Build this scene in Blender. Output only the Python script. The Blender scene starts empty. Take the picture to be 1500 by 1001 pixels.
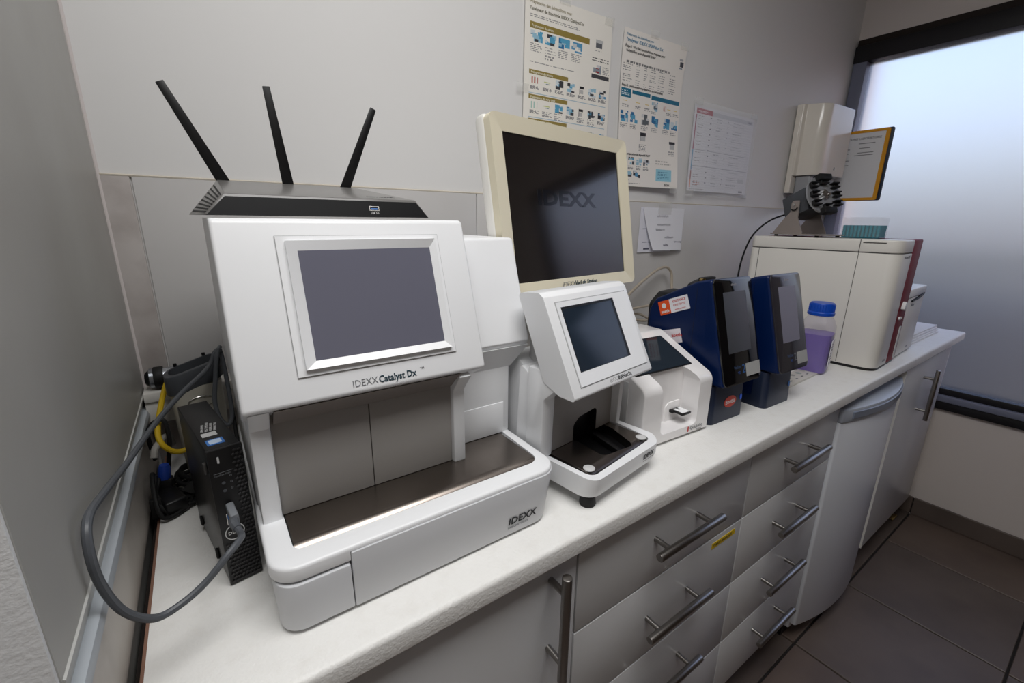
import bpy, bmesh, math, random
import numpy as np
from mathutils import Vector, Matrix
R = math.radians
random.seed(4)
C = bpy.context.scene.collection
scene = bpy.context.scene

# ------------------------------------------------------------------ camera
YAW, PITCH, ROLL = .6129, -.2673, .0115
fw = Vector((math.sin(YAW)*math.cos(PITCH), math.cos(YAW)*math.cos(PITCH), math.sin(PITCH)))
r0 = fw.cross(Vector((0, 0, 1))).normalized(); u0 = r0.cross(fw)
rt = math.cos(ROLL)*r0 + math.sin(ROLL)*u0; up = -math.sin(ROLL)*r0 + math.cos(ROLL)*u0
cd = bpy.data.cameras.new('camera'); cam = bpy.data.objects.new('camera', cd); C.objects.link(cam)
M = Matrix((rt, up, -fw)).transposed().to_4x4(); M.translation = Vector((.1156, -.9932, 1.3377)); cam.matrix_world = M
cd.sensor_width = 36; cd.lens = 645.33/1500*36; cd.clip_start = .01
scene.camera = cam

# ------------------------------------------------------------------ world, lights, exposure
w = bpy.data.worlds.new('sky'); scene.world = w; w.use_nodes = True
nt = w.node_tree; nt.nodes.clear()
out = nt.nodes.new('ShaderNodeOutputWorld'); bg = nt.nodes.new('ShaderNodeBackground')
sky = nt.nodes.new('ShaderNodeTexSky'); sky.sky_type = 'NISHITA'; sky.sun_disc = False
sky.sun_elevation = R(28); sky.sun_rotation = R(200); sky.air_density = 1.0; sky.dust_density = 6
nt.links.new(sky.outputs[0], bg.inputs[0]); bg.inputs[1].default_value = .48
nt.links.new(bg.outputs[0], out.inputs[0])

def area(name, loc, rot, sx, sy, power, col=(1, 1, 1)):
    l = bpy.data.lights.new(name, 'AREA'); l.shape = 'RECTANGLE'; l.size = sx; l.size_y = sy; l.energy = power; l.color = col
    o = bpy.data.objects.new(name, l); o.location = loc; o.rotation_euler = rot; C.objects.link(o); return o
area('ceiling_lamp', (.24, -1.03, 2.52), (0, 0, 0), 1.3, .7, 20, (1, .995, .985))
vs = scene.view_settings
vs.view_transform = 'Standard'; vs.look = 'None'; vs.exposure = .35; vs.gamma = 1; vs.use_curve_mapping = False
scene.cycles.use_denoising = True
scene.cycles.max_bounces = 8; scene.cycles.caustics_reflective = False; scene.cycles.caustics_refractive = True
scene.cycles.sample_clamp_indirect = 6

# ------------------------------------------------------------------ materials
def srgb(r, g, b):
    f = lambda c: (c/255/12.92 if c/255 <= .04045 else ((c/255+.055)/1.055)**2.4)
    return (f(r), f(g), f(b), 1)
MATS = {}
def mat(name, col, rough=.5, metal=0., spec=.5, bump=None, vary=None, trans=0., ior=1.45, coat=0., emit=None, alpha=None, stretch=None):
    m = bpy.data.materials.new(name); m.use_nodes = True; n = m.node_tree.nodes; L = m.node_tree.links
    b = n['Principled BSDF']; col = col if len(col) == 4 else (*col, 1)
    b.inputs['Base Color'].default_value = col; b.inputs['Roughness'].default_value = rough; b.inputs['Metallic'].default_value = metal
    b.inputs['Specular IOR Level'].default_value = spec; b.inputs['IOR'].default_value = ior
    if trans: b.inputs['Transmission Weight'].default_value = trans
    if coat: b.inputs['Coat Weight'].default_value = coat; b.inputs['Coat Roughness'].default_value = .08
    if alpha is not None: b.inputs['Alpha'].default_value = alpha
    if emit: b.inputs['Emission Color'].default_value = (*emit[0], 1); b.inputs['Emission Strength'].default_value = emit[1]
    if bump or vary or stretch:
        tc = n.new('ShaderNodeTexCoord'); src = tc.outputs['Object']
        if stretch:
            mp = n.new('ShaderNodeMapping'); mp.inputs['Scale'].default_value = stretch; L.new(src, mp.inputs[0]); src = mp.outputs[0]
    if bump:
        t = n.new('ShaderNodeTexNoise'); t.inputs['Scale'].default_value = bump[0]; t.inputs['Detail'].default_value = 4; L.new(src, t.inputs['Vector'])
        bp = n.new('ShaderNodeBump'); bp.inputs['Strength'].default_value = bump[1]; bp.inputs['Distance'].default_value = bump[2] if len(bump) > 2 else .002
        L.new(t.outputs[0], bp.inputs['Height']); L.new(bp.outputs[0], b.inputs['Normal'])
    if vary:   # (scale, second colour, low, high)
        t = n.new('ShaderNodeTexNoise'); t.inputs['Scale'].default_value = vary[0]; t.inputs['Detail'].default_value = 6; L.new(src, t.inputs['Vector'])
        rp = n.new('ShaderNodeMapRange'); rp.inputs[1].default_value = vary[2]; rp.inputs[2].default_value = vary[3]; L.new(t.outputs[0], rp.inputs[0])
        mx = n.new('ShaderNodeMix'); mx.data_type = 'RGBA'; mx.inputs[6].default_value = col; mx.inputs[7].default_value = vary[1] if len(vary[1]) == 4 else (*vary[1], 1)
        L.new(rp.outputs[0], mx.inputs[0]); L.new(mx.outputs[2], b.inputs['Base Color'])
    MATS[name] = m; return m
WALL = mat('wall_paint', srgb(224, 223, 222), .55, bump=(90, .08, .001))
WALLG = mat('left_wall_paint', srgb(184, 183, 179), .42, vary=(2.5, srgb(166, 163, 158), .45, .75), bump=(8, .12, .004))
STUCCO = mat('rough_plaster', srgb(228, 229, 230), .8, bump=(260, .35, .0012))
PANEL = mat('splash_panel', srgb(198, 196, 195), .28, vary=(2.2, srgb(186, 183, 181), .5, .8), bump=(6, .03, .003))
PANELD = mat('stained_panel', srgb(186, 180, 177), .34, vary=(9, srgb(146, 136, 132), .45, .75), bump=(30, .05, .002))
TRIMG = mat('grey_strip', srgb(178, 184, 190), .35)
TRIML = mat('pale_strip', srgb(196, 196, 192), .4)
BEIGE = mat('beige_panel', srgb(205, 199, 192), .45, vary=(5, srgb(176, 168, 160), .45, .7))
GAP = mat('gap_shade', srgb(38, 30, 27), .8)  # shade as a flat dark colour, for the wall gap and above the frame
BROWN = mat('raw_edge', srgb(134, 100, 84), .8)
CEIL = mat('ceiling_paint', srgb(232, 230, 226), .8)
FRONTW = mat('opposite_wall_paint', srgb(150, 140, 130), .7)
WOOD = mat('brown_wood', srgb(84, 62, 48), .5, vary=(6, srgb(60, 42, 32), .35, .65), stretch=(1, 1, .12))
TILES = [mat('grey_floor_tile%d' % i, srgb(*c), .42, vary=(5, srgb(*d), .4, .66), bump=(60, .05, .001)) for i, (c, d) in enumerate([((102, 90, 83), (90, 79, 73)), ((98, 87, 81), (86, 76, 71)), ((105, 91, 83), (92, 79, 73))])]
GROUT = mat('dark_grout', srgb(36, 32, 31), .9)
TOP = mat('white_worktop', srgb(236, 235, 232), .48, bump=(260, .5, .0016), vary=(40, srgb(230, 228, 224), .5, .8))
FRONT = mat('cabinet_front', srgb(198, 198, 199), .26, bump=(14, .02, .002))
CARC = mat('cabinet_carcass', srgb(205, 203, 200), .5)
STEEL = mat('brushed_steel', srgb(150, 146, 142), .3, metal=1, bump=(300, .1, .0006))
STEELD = mat('dark_tray_steel', srgb(158, 149, 142), .27, metal=1, vary=(9, srgb(140, 131, 124), .4, .7))
WHITE = mat('white_plastic', srgb(238, 239, 241), .32)
WHITEG = mat('glossy_white_plastic', srgb(240, 238, 238), .16, coat=.2)
WHITEW = mat('warm_white_plastic', srgb(226, 223, 217), .36)
LGREY = mat('light_grey_plastic', srgb(206, 206, 206), .4)
TAUPE = mat('taupe_grey_door', srgb(158, 154, 150), .36)
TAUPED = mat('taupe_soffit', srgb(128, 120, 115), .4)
GROOVE = mat('faint_groove', srgb(168, 168, 170), .6)
WHITEB = mat('base_front_plastic', srgb(204, 205, 208), .34)
LINE = mat('joint_shadow_gap', srgb(66, 64, 64), .8)
CREAM = mat('yellowed_cream_plastic', srgb(226, 218, 194), .38)
CREAMW = mat('pale_cream_side', srgb(238, 236, 230), .35)
BLACK = mat('black_plastic', srgb(16, 16, 18), .4)
BLACKR = mat('black_rubber', srgb(15, 15, 16), .65)
GLOSSB = mat('gloss_black', srgb(12, 12, 14), .07, coat=.3)
PCSIDE = mat('pc_dark_metal', srgb(36, 35, 36), .34, metal=.55, bump=(80, .05, .001))
CABLEG = mat('grey_cable', srgb(84, 87, 92), .42)
CABLEB = mat('beige_cable', srgb(178, 166, 150), .45)
YELLOW = mat('yellow_cable', srgb(206, 172, 30), .45)
BLUEP = mat('blue_connector', srgb(30, 62, 150), .4)
NAVY = mat('navy_plastic', srgb(2, 26, 70), .34, spec=.3)
NAVYD = mat('dark_navy_plastic', srgb(26, 35, 56), .36)
SCRLCD = mat('grey_lcd', srgb(104, 104, 118), .2, spec=.5)
SCRDARK = mat('dark_lcd', srgb(26, 22, 21), .1, spec=1.0)
SCRBLUE = mat('blue_black_lcd', srgb(32, 42, 54), .1)
SCRGREY = mat('grey_black_lcd', srgb(64, 66, 70), .14)
SCRGREY2 = mat('pale_grey_lcd', srgb(108, 106, 120), .25)
MAROON = mat('maroon_plastic', srgb(124, 18, 34), .55, spec=.2)
INK = mat('dark_teal_ink', srgb(34, 58, 70), .6)
INKG = mat('grey_ink', srgb(110, 112, 116), .6)
INKK = mat('black_ink', srgb(30, 32, 36), .6)
INKF = mat('faint_grey_ink', srgb(150, 148, 150), .6)
LOGOD = mat('dark_logo', srgb(13, 14, 19), .14)
INKW = mat('white_ink', srgb(225, 225, 225), .5)
INKB = mat('blue_ink', srgb(58, 116, 190), .5)
INKR = mat('red_ink', srgb(190, 44, 40), .5)
ORANGE = mat('orange_print', srgb(222, 84, 32), .45)
PAPER = mat('white_paper', srgb(236, 236, 238), .7)
SLEEVE = mat('clear_sleeve', srgb(238, 240, 242), .18, alpha=.14)
TAPE = mat('clear_tape', srgb(228, 228, 224), .3, alpha=.16)
TAPEG = mat('grey_tape', srgb(168, 168, 166), .6, bump=(60, .2, .002))
YTAPE = mat('yellow_label', srgb(226, 190, 28), .5)
CHROME = mat('chrome', srgb(200, 198, 195), .15, metal=1)
BRASS = mat('brass', srgb(196, 170, 110), .3, metal=1)
GUN = mat('gunmetal_plastic', srgb(74, 77, 82), .4)
MAUVE = mat('brushed_bracket', srgb(172, 162, 156), .38, metal=.55, bump=(120, .06, .001))
FRAMEB = mat('black_window_frame', srgb(26, 25, 29), .4)
FRAMEG = mat('rail_grey_jamb_glare', srgb(118, 122, 142), .38)  # aluminium grey of the rail; on the near jamb it is painted glare
YFRAME = mat('yellow_panel_frame', srgb(222, 156, 30), .45)
DBLUE = mat('dark_blue_panel', srgb(26, 44, 66), .45)
TEAL = mat('teal_tips', srgb(4, 132, 150), .35)
CLEARP = mat('clear_plastic', srgb(216, 218, 222), .2, alpha=.08)
BCAP = mat('blue_cap', srgb(16, 76, 186), .36)
BOTTLE = mat('milky_bottle', srgb(214, 206, 226), .3, alpha=.22)
LIQ = mat('violet_liquid', srgb(78, 30, 166), .3)
FRIDGE = mat('fridge_enamel', srgb(216, 219, 226), .22)
HANDG = mat('grey_handle_plastic', srgb(168, 174, 186), .3)
DISP = mat('dispenser_ivory', srgb(230, 224, 214), .18, coat=.3)
DISPG = mat('dispenser_grey', srgb(150, 152, 156), .35)
GLASS = mat('frosted_glass', srgb(240, 232, 238), .5, trans=1, ior=1.3)
GROUND = mat('outside_ground', srgb(96, 100, 108), .9)
HOUSE = mat('outside_house', srgb(206, 160, 168), .9)
HEDGE = mat('outside_hedge', srgb(96, 100, 92), .9)
def rastermat():
    m = bpy.data.materials.new('printed_paper'); m.use_nodes = True; n = m.node_tree.nodes
    a = n.new('ShaderNodeAttribute'); a.attribute_name = 'print'; b = n['Principled BSDF']; b.inputs['Roughness'].default_value = .5
    m.node_tree.links.new(a.outputs['Color'], b.inputs['Base Color']); return m
PRINT = rastermat()

# ------------------------------------------------------------------ helpers
def obj(name, bm, m, parent=None, smooth=True, **kw):
    me = bpy.data.meshes.new(name); bmesh.ops.recalc_face_normals(bm, faces=bm.faces[:]) if kw.pop('recalc', True) else None
    bm.to_mesh(me); bm.free(); return objm(name, me, m, parent, smooth, **kw)
def objm(name, me, m, parent=None, smooth=True, **kw):
    for mm in (m if isinstance(m, (list, tuple)) else [m]): me.materials.append(mm)
    if smooth:
        me.shade_smooth(); me.set_sharp_from_angle(angle=R(32))
    o = bpy.data.objects.new(name, me); C.objects.link(o)
    if parent is not None: o.parent = parent
    for k, v in kw.items(): o[k] = v
    return o
def thing(name, label, cat, loc=(0, 0, 0), yaw=0, group=None):
    o = bpy.data.objects.new(name, None); o.empty_display_size = .05; C.objects.link(o)
    o.location = loc; o.rotation_euler = (0, 0, yaw); o['label'] = label; o['category'] = cat
    if group: o['group'] = group
    return o
def tag(o, label, cat, group=None):
    o['label'] = label; o['category'] = cat
    if group: o['group'] = group
    return o
def struct(name, bm, m, parent=None):
    o = obj(name, bm, m, parent)
    if parent is None: o['kind'] = 'structure'
    return o
def bev(bm, r, seg=2, pred=None):
    if r <= 0: return
    es = [e for e in bm.edges if len(e.link_faces) == 2 and (pred is None or pred(e)) and e.calc_face_angle(0) > .2]
    if es: bmesh.ops.bevel(bm, geom=es, offset=r, segments=seg, profile=.5, affect='EDGES', clamp_overlap=True)
def merge(bm, b2):
    me = bpy.data.meshes.new('t'); b2.to_mesh(me); b2.free(); bm.from_mesh(me); bpy.data.meshes.remove(me)
def box(x0, x1, y0, y1, z0, z1, r=0, seg=2, bm=None):
    b = bmesh.new(); bmesh.ops.create_cube(b, size=1)
    for v in b.verts: v.co = Vector(((x0+x1)/2+v.co.x*(x1-x0), (y0+y1)/2+v.co.y*(y1-y0), (z0+z1)/2+v.co.z*(z1-z0)))
    bev(b, r, seg)
    if bm is None: return b
    merge(bm, b); return bm
def prism(poly, axis, a0, a1, r=0, seg=2, pred=None, bm=None):
    """poly: 2-D outline; axis 'x': (y,z)  'y': (x,z)  'z': (x,y)"""
    mk = {'x': lambda p, a: (a, p[0], p[1]), 'y': lambda p, a: (p[0], a, p[1]), 'z': lambda p, a: (p[0], p[1], a)}[axis]
    b = bmesh.new(); n = len(poly)
    A = [b.verts.new(mk(p, a0)) for p in poly]; B = [b.verts.new(mk(p, a1)) for p in poly]
    b.faces.new(A); b.faces.new(B[::-1])
    for i in range(n): b.faces.new((A[i], A[(i+1) % n], B[(i+1) % n], B[i]))
    bmesh.ops.recalc_face_normals(b, faces=b.faces[:])
    bev(b, r, seg, pred)
    if bm is None: return b
    merge(bm, b); return bm
def rpoly(pts, rad, n=5):
    """round the corners of a polygon"""
    if not isinstance(rad, (list, tuple)): rad = [rad]*len(pts)
    out = []; N = len(pts)
    for i, p in enumerate(pts):
        p = Vector(p); a = Vector(pts[i-1])-p; b = Vector(pts[(i+1) % N])-p; r = rad[i]
        if r <= 1e-6: out.append(tuple(p)); continue
        ang = a.angle(b); t = min(r/math.tan(ang/2), a.length*.49, b.length*.49); r = t*math.tan(ang/2)
        a.normalize(); b.normalize(); c = p+(a+b).normalized()*(r/math.sin(ang/2))
        s = p+a*t-c; e = p+b*t-c; th = s.angle(e); 
        sg = 1 if s.x*e.y-s.y*e.x > 0 else -1
        for k in range(n+1):
            q = th*k/n*sg; out.append((c.x+s.x*math.cos(q)-s.y*math.sin(q), c.y+s.x*math.sin(q)+s.y*math.cos(q)))
    return out
def rect(x0, x1, y0, y1): return [(x0, y0), (x1, y0), (x1, y1), (x0, y1)]
def clip(poly, keep):   # keep: (axis, value, sign)
    ax, v, s = keep; out = []
    for i, p in enumerate(poly):
        q = poly[(i+1) % len(poly)]; dp = (p[ax]-v)*s; dq = (q[ax]-v)*s
        if dp >= 0: out.append(p)
        if dp*dq < 0: t = dp/(dp-dq); out.append((p[0]+(q[0]-p[0])*t, p[1]+(q[1]-p[1])*t))
    return out
def hull(pts):
    b = bmesh.new()
    for p in pts: b.verts.new(p)
    bmesh.ops.convex_hull(b, input=b.verts[:]); bmesh.ops.dissolve_limit(b, angle_limit=R(1), verts=b.verts[:], edges=b.edges[:])
    return b
def spline(pts, n=8):
    P = [Vector(p) for p in pts]; P = [P[0]*2-P[1]]+P+[P[-1]*2-P[-2]]; out = []
    for i in range(1, len(P)-2):
        a, b, c, d = P[i-1:i+3]
        for k in range(n):
            t = k/n; out.append(.5*((2*b)+(c-a)*t+(2*a-5*b+4*c-d)*t*t+(3*b-a-3*c+d)*t**3))
    out.append(P[-2]); return out
def tube(pts, r, seg=10, smooth=8, bm=None, cap=True):
    P = spline(pts, smooth) if smooth else [Vector(p) for p in pts]
    b = bmesh.new() if bm is None else bm
    t = (P[1]-P[0]).normalized(); nrm = t.orthogonal().normalized(); rings = []
    for i, p in enumerate(P):
        t2 = (P[min(i+1, len(P)-1)]-P[max(i-1, 0)]).normalized()
        q = t.rotation_difference(t2); nrm = (q @ nrm); t = t2; bi = t.cross(nrm).normalized(); nrm = bi.cross(t).normalized()
        rr = r[i] if isinstance(r, list) else r
        rings.append([b.verts.new(p+nrm*rr*math.cos(2*math.pi*k/seg)+bi*rr*math.sin(2*math.pi*k/seg)) for k in range(seg)])
    for i in range(len(rings)-1):
        for k in range(seg): b.faces.new((rings[i][k], rings[i][(k+1) % seg], rings[i+1][(k+1) % seg], rings[i+1][k]))
    if cap: b.faces.new(rings[0][::-1]); b.faces.new(rings[-1])
    return b
def lathe(prof, o=(0, 0, 0), axis='z', seg=28, bm=None, sq=0):
    """prof (r, h) revolved; sq>0 squares the section off"""
    b = bmesh.new() if bm is None else bm; rings = []; o = Vector(o)
    for r, h in prof:
        ring = []
        for k in range(seg):
            a = 2*math.pi*k/seg; c, s = math.cos(a), math.sin(a)
            f = 1 if not sq else 1/((abs(c)**sq+abs(s)**sq)**(1/sq))
            x, y = r*c*f, r*s*f
            v = {'z': (x, y, h), 'x': (h, x, y), 'y': (x, h, y)}[axis]
            ring.append(b.verts.new(o+Vector(v)))
        rings.append(ring)
    for i in range(len(rings)-1):
        for k in range(seg): b.faces.new((rings[i][k], rings[i][(k+1) % seg], rings[i+1][(k+1) % seg], rings[i+1][k]))
    b.faces.new(rings[0][::-1]); b.faces.new(rings[-1])
    return b
def mapped(b, Mx):
    for v in b.verts: v.co = Mx @ v.co
    return b
def frame(o, ex, ey):
    """matrix taking (u, v, w) on a face to space: u along ex, v along ey, w out of the face"""
    ex = Vector(ex).normalized(); ey = Vector(ey); ey = (ey-ex*ey.dot(ex)).normalized(); ez = ex.cross(ey)
    m = Matrix((ex, ey, ez)).transposed().to_4x4(); m.translation = Vector(o); return m
def cut(o, cutter, matc=None):
    """boolean difference, applied at once"""
    me = bpy.data.meshes.new('c'); bmesh.ops.recalc_face_normals(cutter, faces=cutter.faces[:]); cutter.to_mesh(me); cutter.free()
    if matc:
        if matc.name not in [m.name for m in o.data.materials]: o.data.materials.append(matc)
        for m in o.data.materials: me.materials.append(m)
        i = [m.name for m in o.data.materials].index(matc.name)
        for p in me.polygons: p.material_index = i
    k = bpy.data.objects.new('c', me); C.objects.link(k); k.matrix_world = Matrix.Identity(4)
    par = o.parent; o.parent = None; o.location = (0, 0, 0); o.rotation_euler = (0, 0, 0)
    md = o.modifiers.new('b', 'BOOLEAN'); md.operation = 'DIFFERENCE'; md.object = k; md.solver = 'EXACT'
    bpy.context.view_layer.update(); dg = bpy.context.evaluated_depsgraph_get()
    nm = bpy.data.meshes.new_from_object(o.evaluated_get(dg)); o.modifiers.clear(); old = o.data; o.data = nm; bpy.data.meshes.remove(old)
    nm.shade_smooth(); nm.set_sharp_from_angle(angle=R(32))
    bpy.data.objects.remove(k); bpy.data.meshes.remove(me); o.parent = par
def text_bm(s, size, weight=0, align='LEFT', shear=0, xs=1):
    cu = bpy.data.curves.new('t', 'FONT'); cu.body = s; cu.size = size; cu.offset = weight*size; cu.align_x = align; cu.shear = shear
    cu.resolution_u = 2; cu.extrude = .00012
    o = bpy.data.objects.new('t', cu); C.objects.link(o); bpy.context.view_layer.update()
    me = bpy.data.meshes.new_from_object(o.evaluated_get(bpy.context.evaluated_depsgraph_get()))
    bpy.data.objects.remove(o); bpy.data.curves.remove(cu)
    b = bmesh.new(); b.from_mesh(me); bpy.data.meshes.remove(me)
    for v in b.verts: v.co.x *= xs
    return b
def text(name, s, size, Mx, u, v, m, parent, weight=0, align='LEFT', shear=0, wd=.0002, xs=1):
    b = text_bm(s, size, weight, align, shear, xs)
    for q in b.verts: q.co = Mx @ Vector((q.co.x+u, q.co.y+v, q.co.z+wd))
    return obj(name, b, m, parent, smooth=False, kind='stuff')
def plate(Mx, u0, u1, v0, v1, w0, w1, r=0, bev_r=0, n=5):
    b = prism(rpoly(rect(u0, u1, v0, v1), r, n) if r else rect(u0, u1, v0, v1), 'z', w0, w1, bev_r, 2, (lambda e: True) if bev_r else None)
    return mapped(b, Mx)
def ringframe(Mx, o, i, w0, wo, wi, ro=0, ri=0):
    """picture-frame ring: outer rect o, inner rect i (u0,u1,v0,v1); w0 back, wo outer height, wi inner height"""
    n = 4; b = bmesh.new()
    A = rpoly(rect(*o), ro, n) if ro else rect(*o); B = rpoly(rect(*i), ri, n) if ro else rect(*i)
    if ro and not ri: B = rpoly(rect(*i), 1e-4, n)
    def ring(p, w): return [b.verts.new((x, y, w)) for x, y in p]
    a0, a1, b1, b0 = ring(A, w0), ring(A, wo), ring(B, wi), ring(B, w0); N = len(A)
    for k in range(N):
        q = (k+1) % N
        for s, t in ((a0, a1), (a1, b1), (b1, b0), (b0, a0)): b.faces.new((s[k], s[q], t[q], t[k]))
    return mapped(b, Mx)
def cyl(o, ax, r, h, seg=20, r2=None):
    ax = Vector(ax).normalized(); b = bmesh.new()
    bmesh.ops.create_cone(b, cap_ends=True, segments=seg, radius1=r, radius2=r if r2 is None else r2, depth=h)
    q = Vector((0, 0, 1)).rotation_difference(ax).to_matrix().to_4x4(); q.translation = Vector(o)+ax*h/2
    return mapped(b, q)
class Raster:
    def __init__(s, w, h, col=(240, 240, 240)):
        s.w, s.h = w, h; s.a = np.zeros((h, w, 3)); s.a[:] = srgb(*col)[:3]
    def r(s, x0, y0, x1, y1, col):   # fractions, y down
        s.a[max(0, int(round(y0*s.h))):max(int(round(y0*s.h))+1, int(round(y1*s.h))), max(0, int(round(x0*s.w))):max(int(round(x0*s.w))+1, int(round(x1*s.w)))] = srgb(*col)[:3]
    def lines(s, x0, y0, x1, y1, n, col=(150, 148, 148), fill=.8):
        rs = np.random.RandomState(int(x0*1e4+y0*1e3)+7)
        for k in range(n):
            y = y0+(y1-y0)*(k+.2)/n; x = x0; e = x1-(x1-x0)*rs.rand()*.3
            while x < e:
                l = (.012+.03*rs.rand()); s.r(x, y, min(x+l, e), y+(y1-y0)/n*.4, col); x += l+.01
    def blob(s, x0, y0, x1, y1, cols, k=9):
        rs = np.random.RandomState(int(x0*1e4+y0*1e3)+3)
        for _ in range(k):
            cx = x0+(x1-x0)*rs.rand(); cy = y0+(y1-y0)*rs.rand(); a = (x1-x0)*(.12+.2*rs.rand()); b = (y1-y0)*(.1+.2*rs.rand())
            s.r(max(x0, cx-a), max(y0, cy-b), min(x1, cx+a), min(y1, cy+b), cols[rs.randint(len(cols))])
def paper(name, ras, pos, parent, m=PRINT):
    """grid sheet carrying its print as a colour attribute; pos(u, v) with v down"""
    W, H = ras.w, ras.h; vs_ = [pos(i/W, j/H) for j in range(H+1) for i in range(W+1)]
    fs = [(j*(W+1)+i, (j+1)*(W+1)+i, (j+1)*(W+1)+i+1, j*(W+1)+i+1) for j in range(H) for i in range(W)]
    me = bpy.data.meshes.new(name); me.from_pydata(vs_, [], fs)
    at = me.color_attributes.new('print', 'FLOAT_COLOR', 'CORNER')
    c = np.ones((H*W, 4, 4)); c[:, :, :3] = ras.a.reshape(-1, 1, 3); at.data.foreach_set('color', c.reshape(-1))
    return objm(name, me, m, parent, smooth=False) if False else _smooth_paper(name, me, m, parent)
def _smooth_paper(name, me, m, parent):
    me.materials.append(m); me.shade_smooth(); o = bpy.data.objects.new(name, me); C.objects.link(o); o.parent = parent; return o
def ptext(name, s, size, pos, u, v, sx, sy, m, parent, weight=0, rot=0):
    """lettering that follows a sheet; u, v fractions, sx, sy sheet size"""
    b = text_bm(s, size, weight)
    for q in b.verts:
        p = Vector(pos(u+q.co.x/sx, v-q.co.y/sy)); q.co = p+Vector((0, -.0006-.0002*(q.co.z > 0), 0))
    return obj(name, b, m, parent, smooth=False, kind='stuff')

LX = 2.758
# ================================================================== the setting
wb = struct('wall_back', box(-.2, 3.05, .004, .2, -.02, 2.62), WALL)
# splash panels stand a little proud, seam on top
for k, (a, b_, m) in enumerate([(.002, .040, PANELD), (.0425, .70, PANEL), (.702, LX-.001, PANEL)]):
    obj('splash_panel', box(a, b_, -.0005, .006, .86, 1.402, .0012), m, wb)
obj('sealant_bead', tube([(.002, .001, 1.403), (1.4, .001, 1.403), (LX-.004, .001, 1.403)], .0022, 6, 2), mat('old_sealant', srgb(206, 198, 184), .6), wb)
# left wall: block whose end turns away at y = -.642; it leans a touch at the corner as in the photo
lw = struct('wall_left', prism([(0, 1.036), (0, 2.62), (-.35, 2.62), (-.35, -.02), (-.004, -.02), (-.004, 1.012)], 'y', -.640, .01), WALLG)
struct('wall_end', box(-1.62, -.0008, -.6440, -.6402, 0, 2.62), STUCCO)
t1 = struct('trim_1', prism([(-.004, 1.012), (.0015, 1.036), (-.004, 1.040)], 'y', -.638, -.002), TRIML)
obj('rounded_strip', prism([(-.004, .994), (.0035, .997), (.0055, 1.004), (.0035, 1.011), (-.004, 1.014)], 'y', -.638, -.002), TRIMG, t1)
obj('beige_panel', box(-.004, -.0012, -.638, -.002, .90, .994), BEIGE, t1)
obj('corner_bead', tube([(.001, .001, 2.6), (.0005, .001, 1.7), (.0003, .001, 1.03)], .004, 6, 1), mat('corner_sealant', srgb(214, 206, 204), .6), lw)
# right wall with the window opening
wr = bmesh.new()
for a in ((-2.45, .01, -.02, .545), (-2.45, .01, 2.15, 2.62), (-2.45, -1.72, .545, 2.15)): box(LX, LX+.22, *a, bm=wr)
struct('wall_right', wr, mat('right_wall_paint', srgb(216, 208, 204), .6, bump=(80, .1, .001)))
struct('wall_front', box(-1.62, 3.0, -2.6, -2.42, -.02, 2.62), FRONTW)
struct('wall_far', box(-1.8, -1.6, -2.6, -.6, -.02, 2.62), CEIL)
struct('ceiling', box(-1.8, 3.0, -2.6, .2, 2.6, 2.7), CEIL)
d1 = struct('door_1', box(1.0, 2.75, -2.42, -2.375, .02, 2.12, .004), WOOD)
obj('door_handle', box(1.08, 1.2, -2.375, -2.34, 1.0, 1.02, .004), STEEL, d1)
# floor: slab with laid tiles
fl = struct('floor', box(-1.8, 3.0, -2.6, .2, -.06, -.008), GROUT)
tm = {}
px, py, g = .437, .424, .0065
for i in range(-7, 3):
    for j in range(-5, 1):
        x0 = 1.985+px*i; y0 = -.600+py*j; x1 = min(x0+px, LX-.002); y1 = min(y0+py, -.02)
        if x1-x0 < .02 or x0 < -1.6 or y0 < -2.5: continue
        key = (round(x1-x0, 3), round(y1-y0, 3), (i*7+j*5) % 3)
        if key not in tm:
            b = box(g/2, x1-x0-g/2, g/2, y1-y0-g/2, -.009, 0, .0015, 1); me = bpy.data.meshes.new('floor_tile'); b.to_mesh(me); b.free(); me.materials.append(TILES[key[2]]); tm[key] = me
        o = bpy.data.objects.new('floor_tile', tm[key]); C.objects.link(o); o.location = (x0, y0, 0); o.parent = fl
bb = struct('baseboard_right', box(LX-.006, LX, -2.4, -.02, 0, .080), GROUT)
for k in range(6):
    y1 = -.06 - .437*k if k else -.02; y0 = -.06-.437*(k+1)+.004
    if k == 0: y0 = -.598
    else: y1, y0 = -.602-.437*(k-1), -.602-.437*k+.004
    obj('skirting_tile', box(LX-.016, LX-.004, max(y0, -2.4), y1, .002, .086, .0015, 1), TILES[k % 3], bb)

# window: dark frame, near jamb greyed by painted glare, frosted pane
wn = thing('window_1', '', ''); del wn['label']; del wn['category']; wn['kind'] = 'structure'
wn.location = (LX, 0, 0)
def wbox(n, a, m, r=.002): return obj(n, box(*a, r), m, wn)
wbox('head_frame', (-.03, .06, -1.72, .0, 2.057, 2.125), FRAMEB)
wbox('head_shade_strip', (-.012, .06, -1.72, .0, 2.125, 2.155), GAP)  # dark strip that paints in the shade over the frame head
wbox('jamb_frame', (-.025, .06, -.054, -.001, .64, 2.057), FRAMEG)  # dark frame, with glare from the pane put into its blue-grey colour
wbox('jamb_frame', (-.025, .06, -1.72, -1.66, .64, 2.057), FRAMEB)
wbox('bottom_gasket', (-.012, .06, -1.72, -.001, .612, .64), FRAMEB)
wbox('bottom_rail', (-.030, .06, -1.72, -.001, .583, .612), FRAMEG, .006)
wbox('sill_frame', (-.020, .06, -1.72, -.001, .545, .583), FRAMEB)
wbox('frosted_pane', (.018, .026, -1.66, -.05, .636, 2.06), GLASS, 0)
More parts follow.
